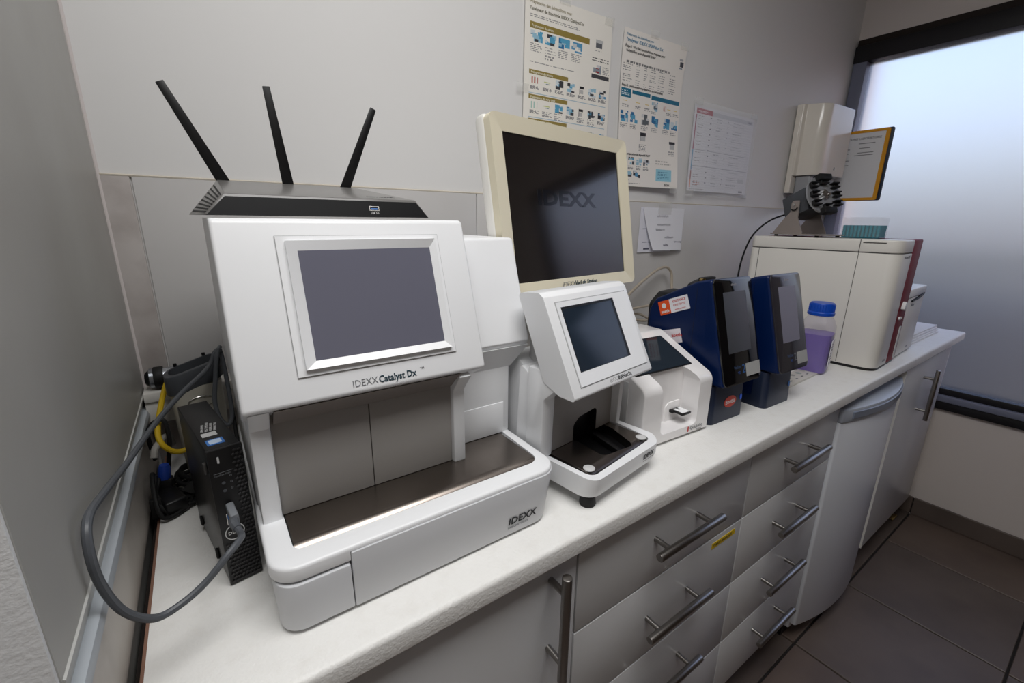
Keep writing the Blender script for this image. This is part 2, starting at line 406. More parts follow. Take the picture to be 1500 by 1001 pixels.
# outside
struct('ground', box(LX+.25, 40, -30, 30, -.6, -.5), GROUND)
hz = thing('house', 'pink rendered house wall seen blurred through the frosted window', 'house', (8.2, -6.8, -.5))
obj('house_wall', box(-1.2, 3, -3.4, 1.6, 0, 2.9), HOUSE, hz)
obj('house_roof', prism([(-3.7, 2.9), (1.9, 2.9), (-.9, 4.1)], 'x', -1.4, 3.2), mat('roof_tiles', srgb(150, 110, 104), .9), hz)
hd = bmesh.new(); bmesh.ops.create_grid(hd, x_segments=60, y_segments=8, size=1)
bm = box(0, .9, -6, 8, -.5, .62, .15, 3); bmesh.ops.subdivide_edges(bm, edges=bm.edges[:], cuts=6, use_grid_fill=True)
for v in bm.verts: v.co += Vector((random.uniform(-.05, .05), random.uniform(-.05, .05), random.uniform(-.06, .06)))
hd.free()
gw = tag(obj('garden_wall', box(LX+1.3, LX+1.45, -7, 4, -.5, 1.14, .01), mat('garden_wall_render', srgb(80, 90, 102), .9)), 'grey garden wall blurred behind the lower half of the frosted window', 'wall')
o = obj('garden_hedge', bm, HEDGE); o.location = (5.6, 0, 0); tag(o, 'clipped green hedge blurred behind the frosted window', 'hedge')

# ================================================================== worktop and base cabinets
def make_worktop():
    t = thing('worktop', 'long white worktop with a pebbled front edge carrying all the machines', 'worktop')
    b = prism(rpoly([(-.61, .867), (-.61, .9), (-.004, .9), (-.004, .867)], [.003, .007, 0, 0], 4), 'x', .012, LX-.002)
    obj('slab', b, TOP, t)
    obj('raw_end', box(.0085, .012, -.608, -.004, .868, .8985), BROWN, t, label='bare brown chipboard end of the worktop beside the wall')
make_worktop()
struct('gap_shade_strip', box(.0005, .008, -.606, -.002, .80, .880), GAP)  # no real trim: dark strip set in the open gap as its shade

def bar_handle(parent, c, length, spread, vertical, name='handle'):
    """steel T-bar handle with two posts, c = centre on the front face"""
    y = c[1]-.035; b = bmesh.new()
    a = (0, 0, 1) if vertical else (1, 0, 0); A = Vector(a)
    h = cyl(Vector((c[0], y, c[2]))-A*length/2, a, .0075, length, 20); bev(h, .001, 2)
    merge(b, h)
    for s in (-1, 1):
        p = Vector(c)+A*s*spread/2; merge(b, cyl((p.x, p.y, p.z), (0, -1, 0), .0052, .034, 12))
    return obj(name, b, STEEL, parent)
FY = -.590
def carcass(t, x0, x1, z0=.13, feet=False):
    b = bmesh.new()
    for a in ((x0+.001, x0+.018, -.572, -.02, z0, .866), (x1-.018, x1-.001, -.572, -.02, z0, .866), (x0+.018, x1-.018, -.572, -.02, z0, z0+.018), (x0+.018, x1-.018, -.035, -.02, z0+.018, .866)): box(*a, bm=b)
    obj('carcass', b, CARC, t)
c1 = thing('base_cabinet', 'base cabinet with one plain door and a vertical steel bar handle', 'cabinet')
carcass(c1, .01, .527)
d = obj('door', box(.012, .5265, FY, FY+.0175, .135, .864, .0012), FRONT, c1); bar_handle(d, (.474, FY, .762), .19, .128, True)
obj('kickboard', box(.01, .527, -.530, -.515, .0, .13), CARC, c1)
def drawers(x0, x1, label):
    t = thing('drawer_cabinet', label, 'cabinet', group='drawer cabinets under the worktop'); carcass(t, x0, x1)
    zs = [.864, .688, .506, .324, .140]; fs = []
    for a, b_ in zip(zs, zs[1:]):
        d = obj('drawer', box(x0+.0015, x1-.0015, FY, FY+.0175, b_+.0018, a-.0018, .0012), FRONT, t); fs.append(d)
        bar_handle(d, ((x0+x1)/2, FY, {.864: .782, .688: .601, .506: .425, .324: .257}[a]), .198, .128, False)
    obj('kickboard', box(x0, x1, -.530, -.515, 0, .13), CARC, t); return t, fs
dc, fs = drawers(.529, 1.047, 'wider drawer cabinet with a yellow strip label on its second drawer')
lb = obj('label_strip', box(.930, 1.022, FY-.0007, FY, .659, .673), YTAPE, fs[1])
text('lettering', 'TUBES / SERINGUES', .0085, frame((.935, FY-.0007, .6625), (1, 0, 0), (0, 0, 1)), 0, 0, INKK, fs[1])
drawers(1.049, 1.522, 'narrower drawer cabinet standing against the white refrigerator')

# refrigerator
fr = thing('refrigerator', 'white under-counter refrigerator with a bowed door and grey grip on top', 'refrigerator', (1.778, -.31, 0))
obj('body', box(-.245, .245, -.27, .28, .05, .845, .006), FRIDGE, fr)
def bow(x, e=0): return -.285-e-.038*(1-(x/.247)**2)
xs = [-.247+.494*k/16 for k in range(17)]
pl = [(x, bow(x)) for x in xs]+[(.247, -.262), (-.247, -.262)]
pl = rpoly(pl, [.008]+[0]*15+[.008, .003, .003], 3)
obj('door', prism(pl, 'z', .078, .796, .004, 2), FRIDGE, fr)
pl2 = [(x, bow(x, .004)) for x in xs]+[(.247, -.262), (-.247, -.262)]
g_ = obj('grip', prism(pl2, 'z', .797, .838, .004, 2), HANDG, fr, label='grey translucent grip strip along the door top')
pl3 = [(x*.86, bow(x*.86, .0065)) for x in xs]+[(.21, -.29), (-.21, -.29)]
obj('grip_recess', prism(pl3, 'z', .806, .829, .002, 1), mat('grip_dark', srgb(118, 126, 142), .3), g_)
obj('plinth', box(-.24, .24, -.25, -.20, 0, .07), BLACK, fr)
# end cabinet
ec = thing('base_cabinet', 'end base cabinet by the window wall with a tall steel handle on its door', 'cabinet')
carcass(ec, 2.038, 2.612, .15)
obj('side_panel', box(2.036, 2.046, FY+.002, -.02, .15, .866), WHITEW, ec)
d = obj('door', box(2.040, 2.610, FY-.012, FY, .140, .864, .0015), FRONT, ec); bar_handle(d, (2.292, FY-.012, .722), .20, .128, True)
obj('edge_band', box(2.0375, 2.0402, FY-.013, FY, .1395, .8645), CREAMW, d)
obj('leg', lathe([(.018, 0), (.02, .004), (.012, .01), (.012, .15)], (2.645, -.52, 0), seg=14), STEEL, ec)
obj('leg', lathe([(.018, 0), (.02, .004), (.012, .01), (.012, .15)], (2.08, -.50, 0), seg=14), STEEL, ec)
obj('hinge_plate', box(2.60, 2.66, -.575, -.55, .005, .012, .002), BRASS, ec)
obj('filler_panel', box(2.612, LX-.004, FY+.01, FY+.026, .15, .866), WHITEW, ec)

# ================================================================== chemistry analyser (large, left)
def big_analyser():
    t = thing('chemistry_analyser', 'largest white analyser, grey touch screen over a steel tray, router on top', 'analyser', (.12, -.555, .9))
    O = Vector((.12, -.555, .9))
    def L(bm):                       # world numbers -> thing's own frame
        for v in bm.verts: v.co -= O
        return bm
    out = rpoly([(.128, -.555), (.515, -.555), (.517, -.415), (.517, -.12), (.128, -.12)], [.03, .034, .01, .02, .02], 8)
    low = rpoly([(.131, -.557), (.513, -.557), (.514, -.415), (.514, -.12), (.131, -.12)], [.024, .034, .01, .02, .02], 8)
    rim = prism(out, 'z', .9665, .986, .004, 3)
    o = obj('base_rim', L(rim), WHITE, t)
    inner = rpoly([(.155, -.527), (.498, -.527), (.503, -.40), (.503, -.30), (.155, -.30)], [.012, .02, 0, 0, 0], 6)
    cut(o, L(prism(inner, 'z', .972, 1.0)))
    cut(o, L(box(.2068, .60, -.60, -.05, .95, .9800)))
    lo = clip(low, (0, .2075, 1)); lw_ = clip(low, (0, .2060, -1))
    def taper(bm, xa=0, xb=1):
        for v in bm.verts:
            k = (.9662-v.co.z)/.0587
            v.co.y += .0015*k*(v.co.y < -.45)
            if not .2055 < v.co.x < .2085: v.co.x += (.001 if v.co.x < .32 else -.010)*k
        return bm
    obj('lower_body', L(taper(prism(lo, 'z', .9045, .9795, .002, 2))), WHITEB, t)
    obj('access_door', L(taper(prism(lw_, 'z', .9050, .9648, .002, 2))), WHITEB, t)
    core = [(.3225+(x-.3225)*.96, -.336+(y+.336)*.97) for x, y in out]
    obj('joint_core', L(taper(prism(core, 'z', .9035, .966))), LINE, t)
    for x in (.17, .46):
        for y in (-.50, -.16): obj('foot', L(cyl((x, y, .9), (0, 0, 1), .012, .006, 14)), BLACKR, t)
    # steel tray with rolled front lip
    pr_ = [(-.400, .9858), (-.508, .9858)]+[(-.508-.018*math.sin(a), .9678+.018*math.cos(a)) for a in [R(q) for q in range(10, 66, 11)]]+[(-.5245, .962), (-.40, .962)]
    tr = prism(pr_, 'x', .1565, .4965); obj('tray', L(tr), STEELD, t)
    # columns
    cp = lambda y: [(y, .984), (y, 1.106), (y-.006, 1.114), (-.483, 1.134), (-.12, 1.134), (-.12, .984)]
    cv = lambda e: True
    b = prism(cp(-.461), 'x', .1325, .1545, .003, 2, lambda e: abs((e.verts[0].co-e.verts[1].co).x) < 1e-5)
    obj('left_column', L(b), WHITE, t)
    b = prism([(-.461, .9845), (-.461, 1.100), (-.484, 1.128), (-.45, 1.136), (-.40, 1.136), (-.40, .9845)], 'x', .387, .4065, .003, 2)
    obj('centre_fin', L(b), WHITE, t)
    obj('sliding_door', L(box(.1545, .2682, -.4535, -.44, .9862, 1.125, .0008)), TAUPE, t)
    obj('sliding_door', L(box(.2692, .387, -.4535, -.44, .9862, 1.125, .0008)), TAUPE, t)
    obj('door_backing', L(box(.155, .387, -.44, -.40, .986, 1.12)), LINE, t)
    # body behind
    b = box(.131, .516, -.417, -.13, .984, 1.14, .004); obj('rear_body', L(b), WHITE, t)
    # tilted upper housing
    prof = rpoly([(-.487, 1.137), (-.4235, 1.3375), (-.12, 1.3375), (-.12, 1.12), (-.44, 1.112)], [.006, .008, .02, .01, .004], 4)
    zf = lambda e: all(v.co.x < .1335 for v in e.verts)
    zr = lambda e: all(v.co.x > .4255 for v in e.verts)
    b = prism(prof, 'x', .128, .427)
    bev(b, .012, 4, lambda e: all(v.co.x < .1285 for v in e.verts) and all(v.co.y < -.40 for v in e.verts))
    bev(b, .005, 3, lambda e: all(v.co.x > .4265 for v in e.verts) and all(v.co.y < -.40 for v in e.verts))
    obj('upper_housing', L(b), WHITE, t)
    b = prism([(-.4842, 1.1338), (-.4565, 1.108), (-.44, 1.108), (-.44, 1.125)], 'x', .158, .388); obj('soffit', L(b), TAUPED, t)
    # right wing
    prof = rpoly([(-.4375, 1.150), (-.3865, 1.311), (-.13, 1.311), (-.13, 1.12), (-.418, 1.122)], [.004, .006, .02, .01, .004], 4)
    b = prism(prof, 'x', .41, .541)
    bev(b, .006, 3, lambda e: all(v.co.x > .5405 for v in e.verts) and all(v.co.y < -.36 for v in e.verts))
    obj('wing_housing', L(b), WHITE, t)
    b = hull([(x, y, 1.142) for x in (.41, .5405) for y in (-.436, -.13)]+[(x, y, 1.104) for x in (.41, .517) for y in (-.4172, -.13)])
    obj('wing_soffit', L(b), WHITE, t)
    o = obj('service_hatch', L(box(.420, .5035, -.4185, -.412, .9865, 1.042, .0006)), WHITE, t)
    F = frame(Vector((.128, -.4873, 1.137))-O, (1, 0, 0), (0, .0634, .2005))
    # groove, bezel, screen
    obj('bezel_groove', plate(F, .0585, .2565, .0295, .1905, .0002, .0009), GROOVE, t)
    obj('screen_bezel', ringframe(F, (.0592, .2558, .0302, .1898), (.0825, .2405, .045, .1735), .0004, .0016, .0016), WHITE, t)
    obj('screen_bezel_slope', ringframe(F, (.068, .2495, .037, .1835), (.0805, .2415, .0465, .1725), .001, .0065, .0016), WHITE, t)
    obj('touch_screen', plate(F, .080, .242, .046, .173, .0009, .0018), SCRLCD, t)
    text('lettering', 'IDEXX', .0118, F, .115, .0080, INKG, t, -.010, xs=.9)
    text('lettering', 'Catalyst Dx', .0118, F, .1468, .0080, INK, t, .022, xs=.86)
    text('lettering', 'TM', .0042, F, .2015, .0145, INKG, t)
    B = frame(Vector((.0, -.5559, .9))-O, (1, 0, 0), (0, -.0015, .0587))
    text('lettering', 'IDEXX', .0150, B, .4195, .0215, INKK, t, .02, shear=.15, xs=1.12)
    text('lettering', 'LABORATORIES', .0046, B, .4195, .0150, INKG, t, xs=1.1)
big_analyser()

# ================================================================== wireless router on top
def router():
    t = thing('wireless_router', 'black wedge shaped router with three raised antennas, on the largest analyser', 'router', (.26, -.31, 1.3385))
    O = Vector((.26, -.31, 1.3385))
    pts = [(.128, -.400, 1.341), (.387, -.400, 1.341), (.400, -.19, 1.341), (.112, -.19, 1.341), (.148, -.392, 1.3640), (.372, -.392, 1.3635), (.345, -.205, 1.388), (.152, -.205, 1.3895)]
    b = hull(pts); bev(b, .0012, 2)
    for v in b.verts: v.co -= O
    obj('body', b, mat('router_grey', srgb(112, 110, 108), .28), t)
    b = hull([(.1285, -.4018, 1.3405), (.3865, -.4018, 1.3405), (.1285, -.398, 1.3405), (.3865, -.398, 1.3405), (.1482, -.3938, 1.3608), (.3718, -.3938, 1.3605), (.1482, -.389, 1.3608), (.3718, -.389, 1.3605)])
    for v in b.verts: v.co -= O
    obj('front_panel', b, mat('router_black', srgb(8, 8, 10), .45, spec=.18), t)
    for i in range(8):              # vent ribs on the sloping side
        f = (i+.8)/9.2; q = (i+1.22)/9.2
        def S(f, h): 
            lo = Vector((.1275, -.398, 1.341)).lerp(Vector((.1135, -.195, 1.341)), f); hi = Vector((.148, -.392, 1.364)).lerp(Vector((.1525, -.205, 1.3885)), f)
            return lo.lerp(hi, h)
        n = Vector((-.9, -.1, .5)).normalized()*.0012
        b = hull([S(.06, f), S(.06, q), S(.94, f), S(.94, q)]+[p+n for p in (S(.06, f), S(.06, q), S(.94, f), S(.94, q))])
        for v in b.verts: v.co -= O
        obj('vent_slot', b, BLACKR, t)
    for k, (b0, b1) in enumerate([((.160, -.198, 1.388), (.1055, -.205, 1.508)), ((.245, -.198, 1.388), (.2295, -.205, 1.5215)), ((.331, -.198, 1.3875), (.3845, -.205, 1.513))]):
        A = Vector(b0)-O; B = Vector(b1)-O; d = (B-A).normalized()
        F = frame(A-d*.012, d.cross(Vector((0, 1, 0))), d); ln = (B-A).length+.012
        b = hull([F @ Vector(p) for p in [(-.0085, 0, -.004), (.0085, 0, -.004), (-.006, 0, .006), (.006, 0, .006), (-.0052, ln, -.0025), (.0052, ln, -.0025), (-.0035, ln, .003), (.0035, ln, .003)]]); bev(b, .001, 2)
        obj('antenna', b, BLACK, t)
        obj('antenna_socket', box(-.01, .01, -.008, .008, -.006, .006, .002), BLACK, t).location = A-d*.012
    F = frame(Vector((.26, -.4016, 1.3405))-O, (1, 0, 0), (0, .0085, .0203))
    o = obj('usb_port', ringframe(F, (.0455, .0585, .0082, .0146), (.0465, .0575, .0092, .0136), 0, .0008, .0008), CHROME, t)
    obj('usb_tongue', plate(F, .0475, .0565, .0098, .0118, .0003, .0007), INKB, o)
    text('lettering', 'USB 3.0', .0032, F, .047, .0042, INKW, t)
    F = frame(Vector((.36, -.3905, 1.3652))-O, (1, 0, 0), (0, .187, .0245))
    text('lettering', 'NETGEAR', .0085, F, -.052, .006, INKK, t, .01)
router()

# ================================================================== mini computer, its cord, things in the corner
def mini_pc():
    t = thing('mini_computer', 'slim black desktop computer on edge between the wall and the largest analyser', 'computer', (.0905, -.4345, .9), .172)
    # own frame: x 0..0.0355 thick, y 0..0.176 deep, z up
    obj('case', box(0, .0345, .003, .176, .003, .181, .0012), PCSIDE, t)
    obj('top_cover', box(.0004, .0345, .005, .175, .1805, .1822, .0006), BLACK, t)
    o = obj('front_bezel', box(-.0005, .0355, -.001, .004, .0015, .183, .0008), BLACK, t)
    bm = bmesh.new()
    rs = random.Random(2)
    for j in range(34):             # honeycomb-like grille: slanted ribs
        z = .006+j*.0052
        for k in range(8):
            x = .0035+k*.0042+(.0021 if j % 2 else 0)
            if x > .034 or (z > .062 and x < .0235): continue
            F = frame((x, -.001, z), (1, 0, .55), (-.55, 0, 1))
            b = box(-.0015, .0015, -.0009, .0009, 0, .0016); merge(bm, mapped(b, F))
    obj('grille', bm, mat('grille_black', srgb(50, 49, 50), .32), t, kind='stuff')
    Fm = frame((0, -.0011, 0), (1, 0, 0), (0, 0, 1))
    obj('power_button', plate(Fm, .0085, .0105, .166, .174, 0, .0006, .0008), LGREY, t)
    obj('divider_line', plate(Fm, .003, .022, .1535, .154, 0, .0003), INKG, t)
    text('lettering', 'OptiPlex 3060', .0028, Fm, .003, .150, INKG, t)
    for z, x in ((.147, .019), (.139, .019), (.131, .0185)):
        b = ringframe(Fm, (x-.0012, x+.0012, z-.0012, z+.0012), (x-.0008, x+.0008, z-.0008, z+.0008), 0, .0003, .0003, .0011, .0007); obj('indicator', b, INKG, t)
    for z in (.140, .130): obj('audio_jack', cyl((.011, -.0008, z), (0, -1, 0), .0019, .0008, 14), GUN, t)
    u = obj('usb_port', ringframe(Fm, (.0075, .0145, .0845, .0995), (.0083, .0137, .0853, .0987), 0, .0006, .0006), CHROME, t)
    obj('usb_tongue', plate(Fm, .0088, .0118, .0858, .098, .0002, .0005), INKB, u)
    cx, cz = .0135, .0725
    b = bmesh.new(); P = [Vector((cx+.0098*math.cos(a), -.0014, cz+.0098*math.sin(a))) for a in [2*math.pi*k/36 for k in range(37)]]
    obj('emblem_ring', tube(P, .00055, 6, 0), INKW, t)
    text('lettering', 'DELL', .0058, Fm, cx-.0071, cz-.0021, INKW, t, .02)
    Ft = frame((0, 0, .1823), (1, 0, 0), (0, 1, 0))
    obj('blue_sticker', plate(Ft, .005, .0225, .016, .033, 0, .0003), INKB, t)
    obj('sticker_print', plate(Ft, .0075, .020, .019, .0305, .0003, .0005), mat('pale_blue_print', srgb(196, 214, 236), .5), t)
    obj('grey_sticker', plate(Ft, .005, .0205, .044, .056, 0, .0003), LGREY, t)
    Fx = frame((.0045, .062, .1823), (.2, 1, 0), (-1, .2, 0))
    for k in range(4): text('lettering', ['DP/N 0W9K2', 'REG TYPE D10U', 'MODEL D10U', 'SERVICE TAG'][k], .0042, Fx, 0, -.0065-.0045*k+.002, INKW, t)
    obj('foot', box(-.0035, 0, .045, .052, .012, .026, .0015), BLACKR, t); obj('foot', box(-.0035, 0, .135, .142, .012, .026, .0015), BLACKR, t)
    obj('foot', box(-.0035, 0, .012, .019, .150, .164, .0015), mat('worn_foot', srgb(70, 68, 66), .5), t)
    obj('stand_edge', box(.002, .032, .01, .17, 0, .003), BLACKR, t)
mini_pc()
# grey cord: plug in the computer's front, big loop against the wall, away behind
t = thing('grey_cable', 'thick grey cord looping from the mini computer front out past the left wall', 'cable', (.1035, -.436, 1.007))
O = Vector((.1035, -.436, 1.007))
pth = [(.1045, -.462, 1.001), (.110, -.480, .998), (.1085, -.502, 1.006), (.097, -.516, 1.003), (.074, -.524, .985), (.052, -.532, .977), (.034, -.540, .980), (.018, -.548, 1.004), (.0100, -.553, 1.040), (.0085, -.553, 1.075), (.0088, -.535, 1.095), (.0100, -.475, 1.085), (.0110, -.36, 1.058), (.036, -.258, 1.066), (.066, -.203, 1.083), (.094, -.162, 1.096), (.106, -.15, 1.107), (.1135, -.146, 1.122), (.1195, -.14, 1.126), (.121, -.125, 1.115)]
obj('cable', tube([Vector(p)-O for p in pth], .0036, 10, 8), CABLEG, t)
b = prism(rpoly(rect(-.0042, .0042, -.0075, .0075), .002, 3), 'y', -.022, .0015, .001, 2); b = mapped(b, Matrix.Rotation(R(12), 4, 'X') @ Matrix.Rotation(R(8), 4, 'Z'))
obj('plug', b, mat('plug_grey', srgb(128, 131, 136), .4), t)
obj('strain_relief', tube([(.001, -.020, -.004), (.0015, -.026, -.006), (.004, -.034, -.008)], [.0052]*9+[.0048]*8, 10, 8), CABLEG, t)
o = obj('black_cable', tube([(.1225, -.13, 1.128), (.1165, -.15, 1.12), (.1095, -.158, 1.085), (.103, -.168, 1.045), (.107, -.178, 1.018), (.1165, -.182, 1.008), (.1235, -.172, 1.022), (.1245, -.155, 1.06), (.1235, -.138, 1.105), (.1215, -.128, 1.124)], .0034, 10, 8), CABLEG); tag(o, 'dark grey cord hanging in a loop against the side of the largest analyser', 'cable')
o = obj('black_cable', tube([(.122, -.11, 1.12), (.1235, -.13, 1.09), (.1245, -.16, 1.03), (.1245, -.19, .99), (.1235, -.22, .97)], .0030, 10, 8), BLACKR); tag(o, 'thin black cord running down behind the grey loop beside the analyser', 'cable')
# trunking along the back wall
def trunking():
    t = thing('cable_trunking', 'white cable trunking box on the back wall in the left corner', 'trunking', (.002, 0, .985))
    obj('base', box(0, .50, -.050, -.0015, 0, .040, .001), WHITEW, t); obj('cover', box(0, .50, -.054, -.0015, .0405, .058, .002), WHITEW, t)
trunking()
def torch():
    t = thing('metal_torch', 'silver metal torch with black ends lying on the trunking in the corner', 'torch', (.012, -.034, 1.0635))
    obj('barrel', lathe([(.0145, .022), (.0145, .08), (.013, .083)], (0, 0, 0), 'x'), mat('satin_silver', srgb(176, 180, 186), .3, metal=.9), t)
    obj('grip_ring', lathe([(.0165, .0085), (.0172, .010), (.0172, .021), (.0165, .0225)], (0, 0, 0), 'x'), BLACKR, t)
    obj('collar', lathe([(.0125, .001), (.0158, .003), (.0158, .0085)], (0, 0, 0), 'x'), mat('satin_silver2', srgb(150, 154, 160), .28, metal=.9), t)
    obj('end_cap', lathe([(.003, -.005), (.008, -.0042), (.0115, -.001), (.0125, .0015)], (0, 0, 0), 'x'), BLACK, t)
    for q in t.children: q.scale = (1, 1.12, 1.12)
torch()
def scanner():
    t = thing('barcode_scanner', 'cream handheld scanner standing in a dark grey oval holder behind the computer', 'scanner', (.08, -.105, .9), R(6))
    pr_ = [(.030, 0), (.034, .01), (.036, .09), (.037, .168)]
    obj('body', lathe(pr_, (0, 0, .0), 'z', 36, sq=3), mat('scanner_cream', srgb(190, 186, 174), .42), t)
    for q in t.children: q.scale = (1, .8, 1)
    b = prism(rpoly(rect(-.041, .041, -.030, .030), .022, 8), 'z', .164, .198, .003, 2); o = obj('holder', b, GUN, t)
    cut(o, prism(rpoly(rect(-.034, .034, -.023, .023), .017, 8), 'z', .174, .21))
    for v in o.data.vertices: v.co.z += v.co.x*.28
    for x in (-.022, .020): obj('holder_peg', cyl((x, .026, .198+x*.28), (0, 0, 1), .0028, .005, 10), BLACK, t)
    b = bmesh.new(); P = [Vector((.002+.019*math.cos(a), -.0298-.0008, .140+.009*math.sin(a))) for a in [2*math.pi*k/32 for k in range(33)]]
    obj('oval_emblem', tube(P, .0007, 6, 0), CHROME, t)
    text('lettering', 'W', .009, frame((.012, -.0305, .114), (1, 0, 0), (0, 0, 1)), 0, 0, CHROME, t)
scanner()
o = obj('network_cable', tube([(.045, -.045, 1.048), (.040, -.062, 1.062), (.030, -.100, 1.040), (.0215, -.140, 1.008), (.024, -.156, .990), (.035, -.158, .974), (.048, -.154, .968), (.060, -.152, .972)], .0042, 10, 8), YELLOW); tag(o, 'yellow network cable looping down in front of the trunking', 'cable')
o = obj('black_cable', tube([(.007, -.112, .945), (.0055, -.122, .992), (.012, -.132, 1.013), (.024, -.140, 1.023), (.0325, -.144, 1.020), (.034, -.150, .99), (.026, -.150, .945), (.022, -.14, .915)], .0032, 10, 8), BLACKR); tag(o, 'black cord arching over the yellow cable in the left corner', 'cable')
def vga():
    t = thing('monitor_cable', 'pale grey monitor cable with a blue plug, standing in the corner heap of cords', 'cable', (.016, -.178, .905))
    O = Vector((.016, -.178, .905))
    obj('cable', tube([Vector(p)-O for p in [(.0125, -.168, .973), (.016, -.160, .985), (.026, -.135, .990), (.030, -.10, .975), (.030, -.07, .95)]], .005, 10, 8), mat('pale_cable', srgb(150, 147, 142), .5), t)
    b = lathe([(.0062, .058), (.0082, .052), (.0085, .038), (.0085, .035)], (0, 0, 0), 'z', 16); mapped(b, Matrix.Rotation(R(8), 4, 'Y')); obj('blue_plug', b, BLUEP, t)
    b = box(-.011, .011, -.0075, .0075, .003, .036, .002); mapped(b, Matrix.Rotation(R(8), 4, 'Y')); obj('plug_shell', b, BLACK, t)
vga()
def adapter():
    t = thing('power_adapter', 'black power adapter lying among cords with white certification marks on a tag', 'adapter', (.026, -.205, .9), R(20))
    obj('body', box(-.016, .014, -.03, .03, .001, .026, .004, 3), BLACK, t)
    Ft = frame((.022, -.010, .021), (.8, .6, .05), (-.6, .8, .4)); 
    obj('tag', plate(Ft, -.003, .024, -.008, .010, 0, .0006), BLACKR, t)
    text('lettering', 'CE 8', .0085, Ft, -.001, .000, INKW, t, .01); text('lettering', 'C C O', .006, Ft, .001, -.0068, INKG, t)
adapter()
rs = random.Random(5)
for k in range(5):
    z0 = .906+.004*k; cx, cy = .042+.006*k, -.185+.012*k
    P = [(cx+(.026+.004*rs.random())*math.cos(a+k)*1.0, cy+(.03+.01*rs.random())*math.sin(a+k), z0+.004*rs.random()) for a in [2*math.pi*q/9*1.05 for q in range(10)]]
    P = [(max(.012, min(x, .058+.0*y)), y, z) for x, y, z in P]
    o = obj('black_cable', tube(P, .0036, 8, 6), BLACKR); tag(o, 'loop of black cord in the coiled heap beside the mini computer', 'cable', 'black cords heaped in the left corner')
for k in range(3):
    P = [(.006+.004*k, -.15-.02*k, .93+.008*k), (.0085+.003*k, -.19, .955-.006*k), (.012, -.235+.01*k, .93), (.02+.006*k, -.245+.012*k, .908), (.045, -.225+.02*k, .906+.005*k), (.058, -.19+.02*k, .912+.006*k)]
    o = obj('black_cable', tube(P, .0032, 8, 6), BLACKR); tag(o, 'loop of black cord in the coiled heap beside the mini computer', 'cable', 'black cords heaped in the left corner')
o = obj('cable_strap', box(.004, .018, -.232, -.226, .903, .935, .001), BLACKR); tag(o, 'wide black strap hanging at the front of the corner cord heap', 'strap')

# ================================================================== monitor
def monitor():
    t = thing('monitor', 'cream framed dark monitor on a stand behind the analysers', 'monitor', (.5836, -.346, .9), .145)
    zb, zt, yb, yt = .3278, .5884, 0., .045
    F = frame((0, yb, zb), (1, 0, 0), (0, yt-yb, zt-zb)); h = .2645
    o = obj('bezel', ringframe(F, (-.031, .3785, -.027, h+.028), (0, .348, 0, h), -.012, .004, -.0015, .012, 0), CREAM, t)
    obj('screen', plate(F, -.001, .349, -.001, h+.001, -.005, -.0035), SCRDARK, t)
    b = hull([F @ Vector(p) for p in [(x, y, -.010) for x in (-.032, .3795) for y in (-.0275, h+.0285)]+[(x, y, -.034) for x in (-.032, .3795) for y in (-.0275, h+.028)]+[(x, y, -.052) for x in (-.01, .348) for y in (-.008, h+.01)]])
    bev(b, .006, 3); obj('back_cover', b, CREAMW, t)
    text('lettering', 'IDEXX', .0145, F, .118, -.0175, INKG, t, -.012, wd=.0029)
    text('lettering', 'VetLab', .0145, F, .1585, -.0175, INK, t, .02, xs=.85, wd=.0029); text('lettering', 'Station', .0145, F, .198, -.0175, INK, t, .02, xs=.85, wd=.0029)
    text('lettering', 'o', .004, F, .1940, -.009, INK, t, wd=.0015)
    text('lettering', 'IDEXX', .040, F, .074, .143, LOGOD, t, .03, wd=-.0034, xs=1.55)
    obj('stand_neck', box(.08, .15, .075, .10, .03, .36, .006), CREAMW, t); obj('neck_hinge', box(.07, .16, .045, .09, .345, .45, .006), CREAMW, t)
    obj('stand_base', prism(rpoly(rect(.02, .175, .06, .20), .03), 'z', .0, .018, .004, 2), CREAMW, t)
monitor()
o = obj('antenna_rod', cyl((.699, -.06, 1.18), (0, 0, 1), .0038, .135, 12), LGREY); tag(o, 'thin grey rod with black tip beside the monitor edge', 'rod')
obj('tip', cyl((.699, -.06, 1.315), (0, 0, 1), .0042, .007, 12), BLACKR, o)
o2 = obj('rod_base', cyl((.699, -.06, .9), (0, 0, 1), .012, .28, 12), LGREY, o)

